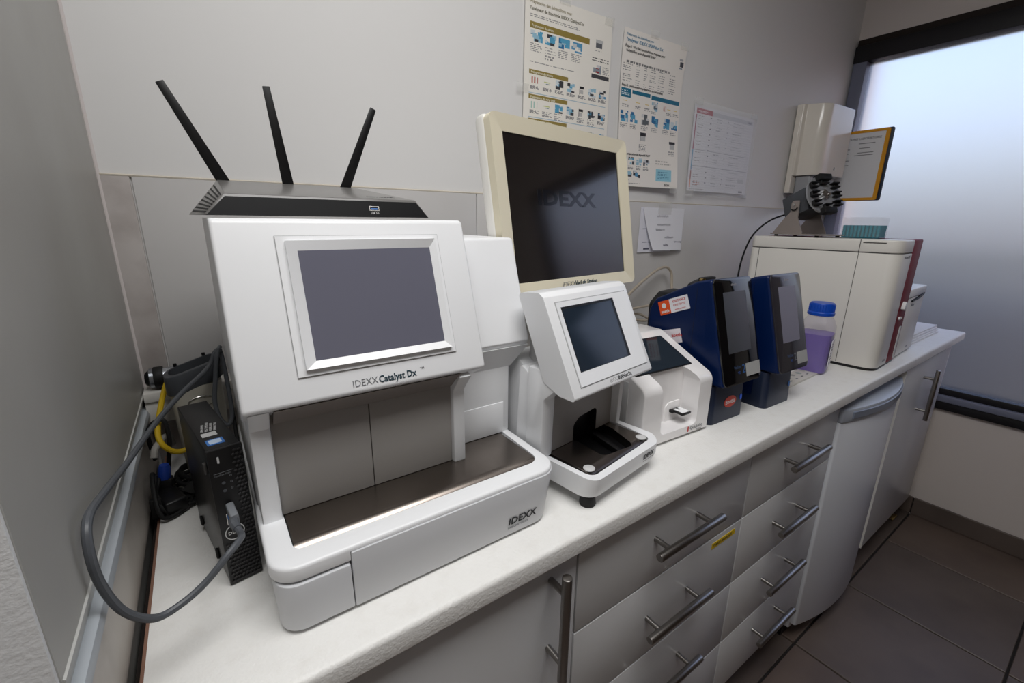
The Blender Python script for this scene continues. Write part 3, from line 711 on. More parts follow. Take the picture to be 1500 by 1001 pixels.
# ================================================================== small analyser with the slot tray
def snap():
    t = thing('test_reader', 'white reader with a blue black screen above a small steel tray and black slot', 'analyser', (.553, -.586, .9), .15)
    ol = rpoly(rect(-.001, .212, 0, .20), [.026, .026, .01, .01], 8)
    lo = [(.1055+(x-.1055)*.965, .13+(y-.13)*.97) for x, y in ol]
    b = bmesh.new(); A = [b.verts.new((x, y, .060)) for x, y in ol]; A2 = [b.verts.new((x, y, .036)) for x, y in ol]; B = [b.verts.new((x, y, .022)) for x, y in lo]; n = len(ol)
    b.faces.new(A); b.faces.new(B[::-1])
    for i in range(n):
        q = (i+1) % n; b.faces.new((A[i], A2[i], A2[q], A[q])); b.faces.new((A2[i], B[i], B[q], A2[q]))
    bev(b, .0025, 2, lambda e: all(v.co.z > .059 for v in e.verts))
    for v in b.verts: v.co.z -= .006*max(0, 1-max(0, v.co.y)/.022)*(v.co.z > .05)
    o = obj('base', b, WHITE, t)
    cut(o, prism(rpoly([(.018, .0125), (.195, .014), (.203, .10), (.203, .14), (.012, .14), (.012, .10)], [.014, .014, 0, 0, 0, 0], 6), 'z', .0365, .07))
    pr_ = [(.138, .0605), (.034, .0605)]+[(.034-.0195*math.sin(a), .041+.0195*math.cos(a)) for a in [R(q) for q in range(12, 73, 12)]]+[(.0155, .038), (.138, .038)]
    o = obj('tray', prism([(y, z-.0028) for y, z in pr_], 'x', .0185, .1955), STEELD, t)
    slot = rpoly([(.078, .034), (.152, .024), (.178, .086), (.178, .15), (.090, .15), (.088, .10)], [.012, .010, 0, 0, 0, 0], 5)
    cut(o, prism(slot, 'z', .040, .08))
    sl = [(.128+(x-.128)*1.04, .09+(y-.09)*1.04) for x, y in slot]
    pit = obj('slot_pit', prism(sl, 'z', .030, .0405), BLACK, t)
    obj('slot_guide', prism(rpoly([(.122, .034), (.130, .033), (.158, .105), (.142, .108)], .003, 3), 'z', .0405, .052, .001, 1), BLACK, t)
    for x, y in ((.030, .0285), (.186, .0285)): obj('locator_button', lathe([(.0095, 0), (.0095, .0018), (.007, .003)], (x, y, .0565), seg=20), LGREY, t)
    for x, y in ((.022, .022), (.168, .06), (.022, .18), (.19, .18)): obj('foot', lathe([(.0125, 0), (.0135, .003), (.0115, .022)], (x, y, 0), seg=18), BLACKR, t)
    # posts and back wall of the recess
    o = obj('side_post', prism([(.096, .0585), (.093, .165), (.070, .187), (.100, .215), (.128, .215), (.132, .0585)], 'x', -.0125, .0165, .003, 2), WHITE, t)
    obj('side_post', prism([(.090, .0585), (.086, .16), (.062, .185), (.18, .185), (.18, .0585)], 'x', .197, .2105, .003, 2), WHITE, t)
    o = obj('recess_wall', box(.016, .199, .104, .118, .0585, .186), TAUPE, t)
    cut(o, prism(rpoly([(.082, .05), (.082, .088), (.098, .100), (.150, .104), (.150, .05)], [0, .01, .008, .008, 0], 4), 'y', .09, .13), BLACK)
    obj('slot_cavity', box(.078, .156, .1185, .150, .042, .11), BLACK, t)
    # rear body
    obj('rear_body', prism(rpoly([(.152, .024), (.152, .20), (.175, .22), (.20, .22), (.20, .024)], .008, 3), 'x', .006, .203, .004, 2), WHITE, t)
    o = obj('shoulder', prism(rpoly([(.125, .062), (.125, .17), (.13, .20), (.150, .212), (.158, .062)], [.002, .004, .004, .004, .002], 4), 'x', -.008, .03, .003, 2), WHITE, t)
    # tilted head
    prof = rpoly([(.028, .182), (.0985, .328), (.108, .3345), (.152, .330), (.092, .197), (.060, .183)], [.004, .004, .01, .006, .004, .006], 4)
    b = prism(prof, 'x', -.014, .207)
    bev(b, .017, 6, lambda e: all(v.co.x < -.0135 for v in e.verts) and all(v.co.z+v.co.y*-2.07 > .115 for v in e.verts))
    bev(b, .004, 3, lambda e: all(v.co.x > .2065 for v in e.verts))
    obj('head', b, WHITE, t)
    obj('head_back', prism([(.088, .197), (.146, .324), (.162, .31), (.168, .21), (.12, .19)], 'x', .03, .198, .003, 2), LGREY, t)
    F = frame((0, .028, .182), (1, 0, 0), (0, .0743, .1535))
    obj('bezel_edge', ringframe(F, (.006, .196, .017, .153), (.0075, .1945, .0185, .1515), -.001, .0003, .0003), GROOVE, t)
    obj('screen_bezel', ringframe(F, (.0077, .1943, .0187, .1513), (.0165, .1545, .0395, .1435), -.001, .0014, .0005), WHITE, t)
    obj('screen_surround', plate(F, .0162, .1548, .0392, .1438, 0, .0003), BLACK, t)
    obj('touch_screen', plate(F, .0185, .147, .0405, .1395, .0003, .0006), SCRBLUE, t)
    text('lettering', 'IDEXX', .0090, F, .0785, .0085, INKF, t, -.012)
    text('lettering', 'SNAPshot Dx', .0090, F, .1015, .0085, INKK, t, .025, xs=.76)
    B = frame((0, -.0004, .0), (1, 0, 0), (0, 0, 1))
    text('lettering', 'IDEXX', .0115, B, .148, .0385, INKK, t, .02, shear=.15)
    obj('logo_underline', plate(B, .148, .184, .0350, .0342, 0, .0002), INKF, t)
snap()

# ================================================================== small white analyser with a slanted screen
def blood_reader():
    t = thing('blood_reader', 'compact white analyser with a slanted black screen and a cartridge recess', 'analyser', (.835, -.508, .9), -.055)
    prof = rpoly([(.0, .005), (.0, .128), (.146, .196), (.235, .196), (.235, .005)], [.004, .022, .018, .03, .006], 6)
    b = prism(prof, 'x', -.066, .143)
    bev(b, .007, 4, lambda e: all(v.co.x > .1425 for v in e.verts) or all(v.co.x < -.0655 for v in e.verts))
    o = obj('shell', b, WHITEG, t)
    # recess with sloping left shoulder
    cutp = rpoly([(-.012, .024), (-.014, .10), (-.020, .16), (.070, .16), (.092, .14), (.100, .12), (.101, .024)], [.012, .02, 0, 0, .02, .01, .012], 5)
    cut(o, prism(cutp, 'y', -.02, .042))
    obj('arch_plate', prism(rpoly([(.048, .006), (.048, .058), (.058, .066), (.094, .067), (.094, .006)], [0, .006, .006, .004, 0], 4), 'y', .0395, .046, .001, 2), WHITEG, t)
    obj('slot', box(.060, .092, .030, .040, .044, .050, .001), BLACK, t)
    obj('cartridge_tab', box(.064, .092, .008, .036, .046, .051, .0008), mat('tab_black', srgb(24, 24, 26), .3), t)
    obj('tab_top', prism([(.067, .010), (.089, .010), (.089, .034), (.080, .034), (.080, .026), (.074, .026), (.074, .034), (.067, .034)], 'z', .051, .0518), WHITE, t)
    F = frame((0, 0, .128), (1, 0, 0), (0, .146, .068))
    obj('screen_rim', plate(F, -.056, .1165, .0405, .1405, -.001, .0004, .003), BLACK, t)
    obj('touch_screen', plate(F, -.053, .1135, .0435, .1375, .0004, .0008), mat('blue_glass', srgb(38, 46, 54), .08), t)
    obj('side_panel', box(-.0675, -.064, .042, .16, .03, .135, .004), LGREY, t); obj('rear_grille', box(-.0685, -.063, .165, .232, .02, .18, .003), mat('vent_grey', srgb(96, 98, 102), .5), t)
    B = frame((0, -.0004, 0), (1, 0, 0), (0, 0, 1))
    obj('red_drop', plate(B @ Matrix.Shear('XY', 4, (.3, 0)) if False else B, .0745, .0785, .0105, .0225, 0, .0003, .0018), INKR, t)
    text('lettering', 'QuickVet', .0105, B, .082, .0140, INKG, t, xs=1.0); text('lettering', 'Analyzer', .005, B, .104, .0085, INKF, t)
    for x in (-.05, .12):
        for y in (.02, .2): obj('foot', cyl((x, y, 0), (0, 0, 1), .008, .007, 12), BLACKR, t)
blood_reader()

# ================================================================== two navy analysers with tall black faces
def vet_reader(x, y, label, stickers, yaw=0., w_=.150, two=False):
    t = thing('rotor_reader', label, 'analyser', (x, y, .9), yaw, 'navy analysers with upright screens')
    # side outline (y, z): reclined face, sloping top
    prof = rpoly([(-.020, .094), (.040, .3235), (.075, .3145), (.180, .262), (.196, .235), (.200, .02), (.03, .02), (.03, .094)], [.006, .008, .02, .02, .02, .01, .01, .0], 5)
    b = prism(prof, 'x', 0, w_)
    bev(b, .006, 3, lambda e: all(v.co.x < .0005 for v in e.verts) or all(v.co.x > w_-.0005 for v in e.verts))
    obj('body', b, NAVY, t)
    n = 4
    foot = prism(rpoly([(.0, .0), (w_-.022, .0), (w_-.020, .14), (.0, .14)], [.014, .006, .01, .01], 6), 'z', .0, .091)
    for v in foot.verts:
        if v.co.z > .05: v.co.y += .004 if v.co.y < .07 else 0
    bev(foot, .002, 2, lambda e: all(v.co.z > .09 for v in e.verts))
    obj('pedestal', foot, NAVYD, t)
    F = frame((0, -.0205, .094), (1, 0, 0), (0, .060, .2295))
    obj('front_face', plate(F, .002, w_-.001, .002, .2365, -.004, .0018, .012, .0008), GLOSSB if not two else mat('face_dark_grey', srgb(46, 44, 50), .16, coat=.2), t)
    obj('touch_screen', plate(F, .030, w_-.030, .072, .206, .0018, .0021), SCRGREY if not two else SCRGREY2, t)
    text('lettering', 'abaxis', .0085, F, w_*.5, .219, INKF, t, .0, 'CENTER', wd=.0019)
    text('lettering', 'VetScan', .0105, F, .043, .036, mat('dim_blue_ink%d' % two, srgb(48, 70, 104), .5), t, wd=.0019, xs=.8)
    text('lettering', 'vs', .012, F, .056, .024, mat('deep_blue_ink%d' % two, srgb(30, 66, 130), .5), t, wd=.0019); text('lettering', '2', .028, F, .073, .024, mat('two_ink%d' % two, srgb(44, 92, 150), .5) if not two else INKG, t, -.01, wd=.0019)
    obj('tape_patch', plate(F, .088, w_-.003, .014, .043, .0018, .0026), TAPEG, t)
    B = frame((0, -.0004, 0), (1, 0, 0), (0, .004, .08))
    obj('power_light', plate(B, w_-.036, w_-.028, .040, .054, .0004, .0012, .004), INKB if two else mat('blue_button', srgb(20, 96, 232), .3), t)
    obj('side_seam', box(-.0004, .001, .070, .0712, .13, .303), LINE if False else mat('seam_navy%d' % two, srgb(8, 20, 50), .5), t)
    if stickers:
        pts = []
        b = bmesh.new(); N = 28
        ov = [(.072+.024*math.cos(2*math.pi*k/N), .044+.0135*math.sin(2*math.pi*k/N)) for k in range(N)]
        ob = obj('oval_sticker', mapped(prism(ov, 'z', .0003, .0008), B), mat('red_sticker', srgb(196, 62, 46), .5), t)
        text('lettering', 'zoetis', .0155, B, .072, .0395, INKW, t, .01, 'CENTER', wd=.0009)
        b.free()
        # label on the side: u runs towards the front
        S = frame((-.0003, .1585, .2235), (0, -.0745, .030), (0, .0105, .031))
        ln = math.hypot(.075, .030)
        obj('service_sticker', plate(S, 0, .082, 0, .0325, 0, .0006), mat('sticker_white', srgb(232, 232, 238), .5), t)
        obj('orange_panel', plate(S, 0, .031, 0, .0325, .0006, .0008), ORANGE, t)
        obj('round_emblem', plate(S, .009, .0205, .0145, .027, .0008, .001, .0055), INKW, t)
        text('lettering', 'zoetis', .0095, S, .0155, .0045, INKW, t, .02, 'CENTER', wd=.0009)
        text('lettering', 'ASSISTANCE', .0078, S, .057, .0225, INKR, t, .01, 'CENTER', wd=.0007, xs=.85); text('lettering', '0 810 734 937', .0068, S, .057, .0135, INKR, t, .0, 'CENTER', wd=.0007, xs=.85); text('lettering', 'www.zoetis.fr', .0058, S, .057, .004, INKR, t, .0, 'CENTER', wd=.0007, xs=.9)
        S2 = frame((-.0003, .150, .155), (0, -.0745, .024), (0, .0085, .031))
        obj('service_sticker', plate(S2, 0, .060, 0, .0325, 0, .0006), mat('sticker_white2', srgb(232, 226, 232), .5), t)
        text('lettering', 'zoetis', .012, S2, .034, .014, INKR, t, .02, 'LEFT', wd=.0007)
    return t
vet_reader(.995, -.512, 'navy analyser with orange and white service label on its side and red oval sticker', True, -.03, .147)
vet_reader(1.192, -.534, 'navy analyser without stickers, between the labelled navy one and the violet bottle', False, -.03, .140, True)
# bits behind the first navy analyser
def rig():
    t = thing('black_clamp', 'black plastic fitting with a brass knob on top of the labelled navy analyser', 'fitting', (1.17, -.345, 1.13), -.03)
    obj('block', prism(rpoly([(-.075, 0), (-.045, .028), (.0, .040), (.045, .040), (.045, -.0), (.0, -.008)], .006, 3), 'y', -.01, .025, .002, 2), BLACK, t)
    obj('bar', box(-.01, .055, -.004, .014, .034, .046, .002), BLACKR, t)
    obj('brass_knob', cyl((-.018, -.006, .036), (-.3, -1, .1), .0065, .012, 16), BRASS, t)
    obj('support_leg', box(-.01, .01, .0, .02, -.23, .0), BLACK, t)
# (the fitting stands behind the analyser on the worktop)
def rig():
    t = thing('black_bracket', 'black bracket with a brass knob showing above the labelled navy analyser', 'bracket', (1.27, -.255, .9))
    obj('block', prism(rpoly([(-.025, .20), (-.008, .268), (.012, .274), (.035, .279), (.085, .279), (.085, .20)], .004, 3), 'y', -.012, .012, .002, 2), BLACK, t)
    obj('bar', box(.022, .087, -.016, .0, .273, .286, .002), BLACKR, t)
    obj('brass_knob', cyl((.018, -.012, .2795), (-.35, -1, .1), .0062, .012, 16), BRASS, t)
    obj('upright', box(.02, .05, -.008, .008, .0, .205, .002), BLACK, t); obj('foot', box(-.0, .07, -.03, .03, 0, .008, .002), BLACK, t)
    t = thing('black_adapter', 'black rounded plug adapter behind the navy analyser where the beige cord ends', 'adapter', (1.27, -.18, .9))
    obj('body', prism(rpoly([(-.06, .0), (-.06, .205), (-.02, .236), (.05, .24), (.07, .235), (.07, .0)], [.0, .02, .02, .01, .01, 0], 4), 'y', -.012, .025, .003, 2), BLACK, t)
rig()
o = obj('beige_cable', tube([(1.13, -.07, 1.035), (1.17, -.075, 1.085), (1.24, -.065, 1.128), (1.33, -.05, 1.165), (1.40, -.035, 1.184), (1.452, -.03, 1.187), (1.478, -.032, 1.165), (1.474, -.042, 1.12), (1.46, -.06, 1.08), (1.44, -.08, 1.04)], .0045, 8, 8), CABLEB); tag(o, 'beige cord arching up against the back wall above the navy analyser', 'cable')
rs = random.Random(11)
for k, P in enumerate([[(1.13, -.05, 1.045), (1.22, -.06, 1.062), (1.31, -.055, 1.066), (1.40, -.05, 1.062), (1.5, -.06, 1.04)],
                       [(1.12, -.07, 1.062), (1.2, -.08, 1.046), (1.29, -.08, 1.025), (1.38, -.08, 1.028), (1.5, -.09, 1.02)],
                       [(1.13, -.09, 1.03), (1.2, -.09, 1.012), (1.28, -.085, .985), (1.34, -.085, .95), (1.40, -.09, .91)],
                       [(1.14, -.085, 1.07), (1.20, -.07, 1.04), (1.25, -.065, .99), (1.29, -.07, .94), (1.33, -.08, .908)],
                       [(1.13, -.04, 1.02), (1.21, -.045, 1.035), (1.30, -.04, 1.04), (1.37, -.045, 1.01), (1.42, -.06, .96), (1.45, -.07, .92)]]):
    o = obj('beige_cable', tube(P, .0042, 8, 8), CABLEB); tag(o, 'beige cord in the tangle behind the small slanted analyser', 'cable', 'tangled beige cords by the back wall')

# ================================================================== bottle and flat tray
def bottle():
    t = thing('bottle', 'milky plastic bottle of violet liquid with a blue screw cap', 'bottle', (1.622, -.462, .9), R(-78))
    pf = [(.040, 0), (.0465, .004), (.049, .012), (.0515, .15), (.050, .168), (.044, .185), (.036, .197), (.033, .202), (.033, .212)]
    obj('shell', lathe(pf, (0, 0, 0), 'z', 40, sq=4), BOTTLE, t)
    obj('liquid', lathe([(.038, .002), (.045, .006), (.0472, .012), (.0492, .142)], (0, 0, 0), 'z', 40, sq=4), LIQ, t)
    b = lathe([(.0385, .205), (.0405, .207), (.0405, .215), (.0375, .219), (.0365, .244), (.0345, .248), (.012, .249)], (0, 0, 0), 'z', 48)
    o = obj('cap', b, BCAP, t)
    bm = bmesh.new()
    for k in range(28):
        a = 2*math.pi*k/28; merge(bm, cyl((.0372*math.cos(a), .0372*math.sin(a), .220), (0, 0, 1), .0016, .023, 6))
    obj('cap_ribs', bm, BCAP, o, kind='stuff')
    F = frame((.0518, -.030, .03), (0, 1, 0), (.001, 0, 1))
    obj('label', plate(F, 0, .055, 0, .092, -.001, .0006), mat('bottle_label', srgb(232, 230, 238), .5), t)
    for k in range(7): obj('printed_line', plate(F, .006, .03+.018*((k*7) % 3)/2, .078-.011*k, .081-.011*k, .0006, .0008), INKG, t)
bottle()
bpy.data.objects['bottle'].scale = (.86, .86, .86)
def strip():
    t = thing('flat_tray', 'thin off-white plate with grey marks under the violet bottle', 'tray', (1.402, -.500, .9), .03)
    obj('plate', box(0, .205, 0, .05, 0, .0065, .0015), mat('tray_cream', srgb(214, 210, 202), .45), t)
    obj('base_edge', box(.001, .204, .001, .049, 0, .0012), BLACKR, t)
    for k in range(5): obj('round_mark', lathe([(.0085, 0), (.0085, .0008)], (.03+.036*k, .036-.004*(k % 2), .0065), seg=18), mat('mark_grey%d' % k, srgb(176-10*(k % 2), 174, 170), .5), t)
    for k in range(4): obj('print_mark', box(.040+.036*k, .050+.036*k, .012, .016, .0065, .0070), INKG, t)
strip()

# ================================================================== large blood counter with the maroon stripe
def counter():
    t = thing('blood_counter', 'tall off-white analyser with a dark red stripe down its front', 'analyser', (1.763, -.583, .9), .045)
    W = .222; D = .425
    ol = rpoly(rect(0, W, 0, D), [.034, .004, .01, .02], 8)
    obj('body', prism(clip(ol, (0, .118, -1)), 'z', .008, .357, .003, 2), WHITEW, t)
    obj('lid', prism(clip(ol, (0, .118, -1)), 'z', .3585, .396, .004, 3), WHITEW, t)
    inn = [(.11+(x-.11)*.985, .21+(y-.21)*.99) for x, y in ol]
    obj('joint_core', prism(clip(inn, (0, .117, -1)), 'z', .01, .392), LINE, t)
    obj('underside', prism(clip(inn, (0, .2, -1)), 'z', .0, .012), BLACK, t)
    o = obj('red_stripe', prism([(.1185, .001), (W, .001), (W, D), (.1185, D)], 'z', .006, .396, .003, 2), MAROON, t)
    obj('white_insert', box(.188, .206, -.0008, .004, .012, .120, .001), LGREY, t)
    obj('switch', prism(rpoly([(.148, .182), (.164, .176), (.172, .182), (.170, .200), (.160, .206), (.150, .196)], .003, 3), 'y', -.008, .003, .002, 2), WHITE, t)
    obj('button', cyl((.150, .002, .152), (0, -1, 0), .0055, .006, 14), WHITE, t); obj('button', cyl((.166, .002, .152), (0, -1, 0), .004, .006, 14), LGREY, t)
    B = frame((0, -.0006, 0), (1, 0, 0), (0, 0, 1))
    text('lettering', 'VetScan HM5', .0115, B, .034, .343, INKG, t, .0); text('lettering', 'abaxis', .014, B, .066, .022, INKF, t, .01)
    S = frame((-.0006, 0, 0), (0, -1, 0), (0, 0, 1))
    for y in (.102, .392): obj('panel_seam', plate(S, -y-.0006, -y+.0006, .012, .357, 0, .0008), LINE, t)
    obj('lid_seam', plate(S, -.1035, -.1020, .359, .396, 0, .0008), LINE, t); obj('lid_catch', plate(S, -.096, -.040, .3865, .3885, 0, .001), LINE, t)
    for k in range(4): obj('vent_slot', plate(S, -.172+.0105*k, -.168+.0105*k, .030, .066, 0, .001, .0015), BLACK, t)
    t = thing('printer_box', 'lower off-white unit with a flat top between the striped analyser and the window', 'unit', (1.99, -.573, .9), .045)
    obj('body', box(.002, .225, .004, .40, .006, .205, .004), WHITEW, t); obj('lid', box(.002, .225, .002, .40, .2065, .236, .004), WHITE, t)
    obj('underside', box(.008, .215, .01, .39, 0, .008), BLACK, t)
    obj('paper_slot', prism(rpoly([(.05, .192), (.15, .197), (.20, .208), (.20, .212), (.14, .203), (.05, .197)], .001, 2), 'y', -.001, .006), BLACK, t)
    text('lettering', 'VetScan', .0125, frame((0, .0034, 0), (1, 0, 0), (0, 0, 1)), .06, .175, INKG, t); text('lettering', 'HM5', .012, frame((0, .0034, 0), (1, 0, 0), (0, 0, 1)), .13, .02, INKF, t)
counter()
for k in range(4):
    b = box(2.25+.01*k, 2.64+.006*k, -.545+.004*k, -.32, .9005+.0075*k, .9075+.0075*k, .001)
    o = obj('paper_stack', b, PAPER); tag(o, ['lowest stack of white paper at the window end of the worktop', 'second paper stack from the worktop at the window end', 'third paper stack from the worktop at the window end', 'topmost white paper stack at the window end of the worktop'][k], 'papers', 'papers at the window end')

# ================================================================== tube rotator, tip rack, scrap of paper
def rotator():
    t = thing('tube_rotator', 'tube rotator with a slanted clip wheel on a metal bracket, on the striped analyser', 'rotator', (1.815, -.295, 1.2965), R(-23))
    b = box(-.035, .065, -.095, .108, .006, .0095, .0008); obj('base_plate', b, MAUVE, t)
    for x in (-.025, .055):
        for y in (-.08, .09): obj('foot', cyl((x, y, 0), (0, 0, 1), .006, .0065, 12), BLACKR, t)
    for x in (-.034, .061):
        o = obj('bracket_arm', prism(rpoly([(.100, .0095), (-.030, .0095), (.0, .062), (.003, .118), (.036, .118), (.034, .080), (.055, .062)][::-1], [.002, .012, .012, .003, .01, .002, .002], 4), 'x', x, x+.0025), MAUVE, t)
    P = [(-.0372, .019+.014*math.cos(a), .100+.014*math.sin(a)) for a in [R(200+10*k) for k in range(12)]]
    obj('angle_slot', tube(P, .0022, 6, 0), BLACK, t); obj('clamp_screw', cyl((-.034, .021, .104), (-1, 0, 0), .0045, .004, 12), CHROME, t)
    A = Vector((0, -.925, .38)); U = Vector((0, .38, .925))
    F = frame((.015, .0, .118), (1, 0, 0), U)      # w axis looks along the wheel axle
    obj('motor_housing', mapped(box(-.043, .043, -.038, .038, -.078, .018, .003), F), GUN, t)
    obj('axle', mapped(cyl((0, 0, .018), (0, 0, 1), .008, .03, 16), F), STEEL, t)
    wh = obj('wheel', mapped(cyl((0, 0, .036), (0, 0, 1), .064, .006, 40), F), mat('wheel_metal', srgb(176, 178, 182), .35, metal=.6), t)
    obj('hub', mapped(cyl((0, 0, .042), (0, 0, 1), .013, .008, 18), F), CHROME, t)
    for k in range(3):
        a = 2*math.pi*k/3; obj('hub_screw', mapped(cyl((.012*math.cos(a), .012*math.sin(a), .042), (0, 0, 1), .005, .011, 12), F), CHROME, t)
    for j, (u, v) in enumerate([(-.040, .030), (.0, .030+.012), (.040, .030), (-.042, 0), (.042, 0), (-.040, -.030), (0, -.042), (.040, -.030)]):
        b = bmesh.new()
        for s in (-1, 1): box(u-.013, u+.013, v+s*.0065-.002, v+s*.0065+.002, .042, .058, .0008, 1, bm=b)
        box(u-.013 if u <= 0 else u+.009, u-.009 if u <= 0 else u+.013, v-.0065, v+.0065, .042, .052, .0008, 1, bm=b)
        obj('tube_clip', mapped(b, F), BLACKR, t)
    for s in (-1, 1): obj('end_clip', mapped(box(-.024, .024, s*.056-.010, s*.056+.010, .034, .060, .003), F), BLACKR, t)
rotator()
o = obj('black_cable', tube([(1.858, -.236, 1.372), (1.862, -.20, 1.368), (1.856, -.16, 1.350), (1.84, -.130, 1.318), (1.83, -.110, 1.28), (1.825, -.095, 1.22), (1.82, -.09, 1.15), (1.82, -.09, 1.0), (1.82, -.09, .91)], .0032, 8, 8), BLACKR); tag(o, 'black power cord of the rotator dropping behind the striped analyser', 'cable')
def rack():
    t = thing('tip_rack', 'rack of teal pipette tips in a clear plastic tray', 'rack', (1.905, -.437, 1.2965), R(4))
    obj('base', box(-.040, .040, -.050, .050, 0, .004, .001), mat('rack_base', srgb(20, 96, 112), .35), t)
    bm = bmesh.new()
    for i in range(8):
        for j in range(10): merge(bm, cyl((-.035+.01*i, -.045+.01*j, .004), (0, 0, 1), .0040, .036, 8, .0048))
    obj('tips', bm, TEAL, t, kind='stuff')
    b = bmesh.new()
    for a in ((-.041, .041, -.0515, -.0505, .004, .064), (-.041, .041, .0505, .0515, .004, .064), (-.0415, -.0405, -.0505, .0505, .004, .064), (.0405, .0415, -.0505, .0505, .004, .064), (-.041, .041, -.051, .051, .064, .0650)): box(*a, bm=b)
    obj('clear_cover', b, CLEARP, t)
rack()
o = obj('paper_scrap', prism([(1.905, -.355), (1.965, -.345), (1.975, -.30), (1.915, -.315)], 'z', 1.2966, 1.2975), PAPER); tag(o, 'small scrap of white paper between the rotator and the tip rack', 'paper')

# ================================================================== wall things
def dispenser():
    t = thing('towel_dispenser', 'ivory wall dispenser with a rounded front beside the window', 'dispenser', (2.40, 0, 1.54))
    pl = rpoly([(-.135, -.001), (-.135, -.028), (-.118, -.034), (-.108, -.115), (.125, -.125), (.135, -.001)], [.003, .008, .004, .055, .012, .003], 10)
    b = prism(pl, 'z', .0, .280, .006, 3)
    for v in b.verts: v.co.z += -.06*max(0, (-v.co.y-.03))*(v.co.z > .2)
    obj('cover', b, DISP, t)
    obj('back_plate', prism(rpoly([(-.138, -.001), (-.138, -.024), (.132, -.024), (.132, -.001)], .004, 3), 'z', -.07, .278, .002, 2), DISP, t)
    obj('outlet_body', prism(rpoly([(-.105, -.024), (-.100, -.085), (.118, -.095), (.120, -.024)], .01, 4), 'z', -.115, -.001, .004, 2), DISPG, t)
    obj('lock', cyl((.02, -.119, .030), (0, -1, 0), .006, .004, 14), CHROME, t)
dispenser()
def info_panel():
    t = thing('info_panel', 'yellow framed document panel sticking out of the back wall by the window', 'panel', (2.592, 0, 1.595))
    F = frame((0, -.016, -.150), (0, -1, 0), (0, 0, 1))
    obj('frame', ringframe(F, (0, .226, 0, .294), (.012, .212, .011, .283), -.004, .004, .003, .008, 0), YFRAME, t)
    obj('sheet', plate(F, .011, .213, .010, .284, -.001, .001), PAPER, t)
    text('lettering', 'INFORMATIONS LABORATOIRE', .0125, F, .022, .256, INKK, t, .01, wd=.0012)
    for k, (u, v, l) in enumerate([(.05, .235, .03), (.12, .238, .06), (.04, .217, .05), (.125, .219, .04), (.04, .200, .05), (.12, .200, .06), (.11, .19, .07), (.045, .170, .05), (.045, .150, .05)]): obj('printed_line', plate(F, u, u+l, v, v+.003, .001, .0013), INKG, t)
    obj('clear_pane', plate(F, .011, .213, .010, .284, .0015, .002), CLEARP, t)
    F2 = frame((.010, -.016, -.152), (0, -1, 0), (0, 0, 1))
    obj('second_panel', plate(F2, .002, .236, 0, .298, -.004, .004, .008, .001), DBLUE, t)
    obj('wall_bracket', box(-.012, .022, -.020, -.001, -.16, .16, .003), BLACK, t)
info_panel()

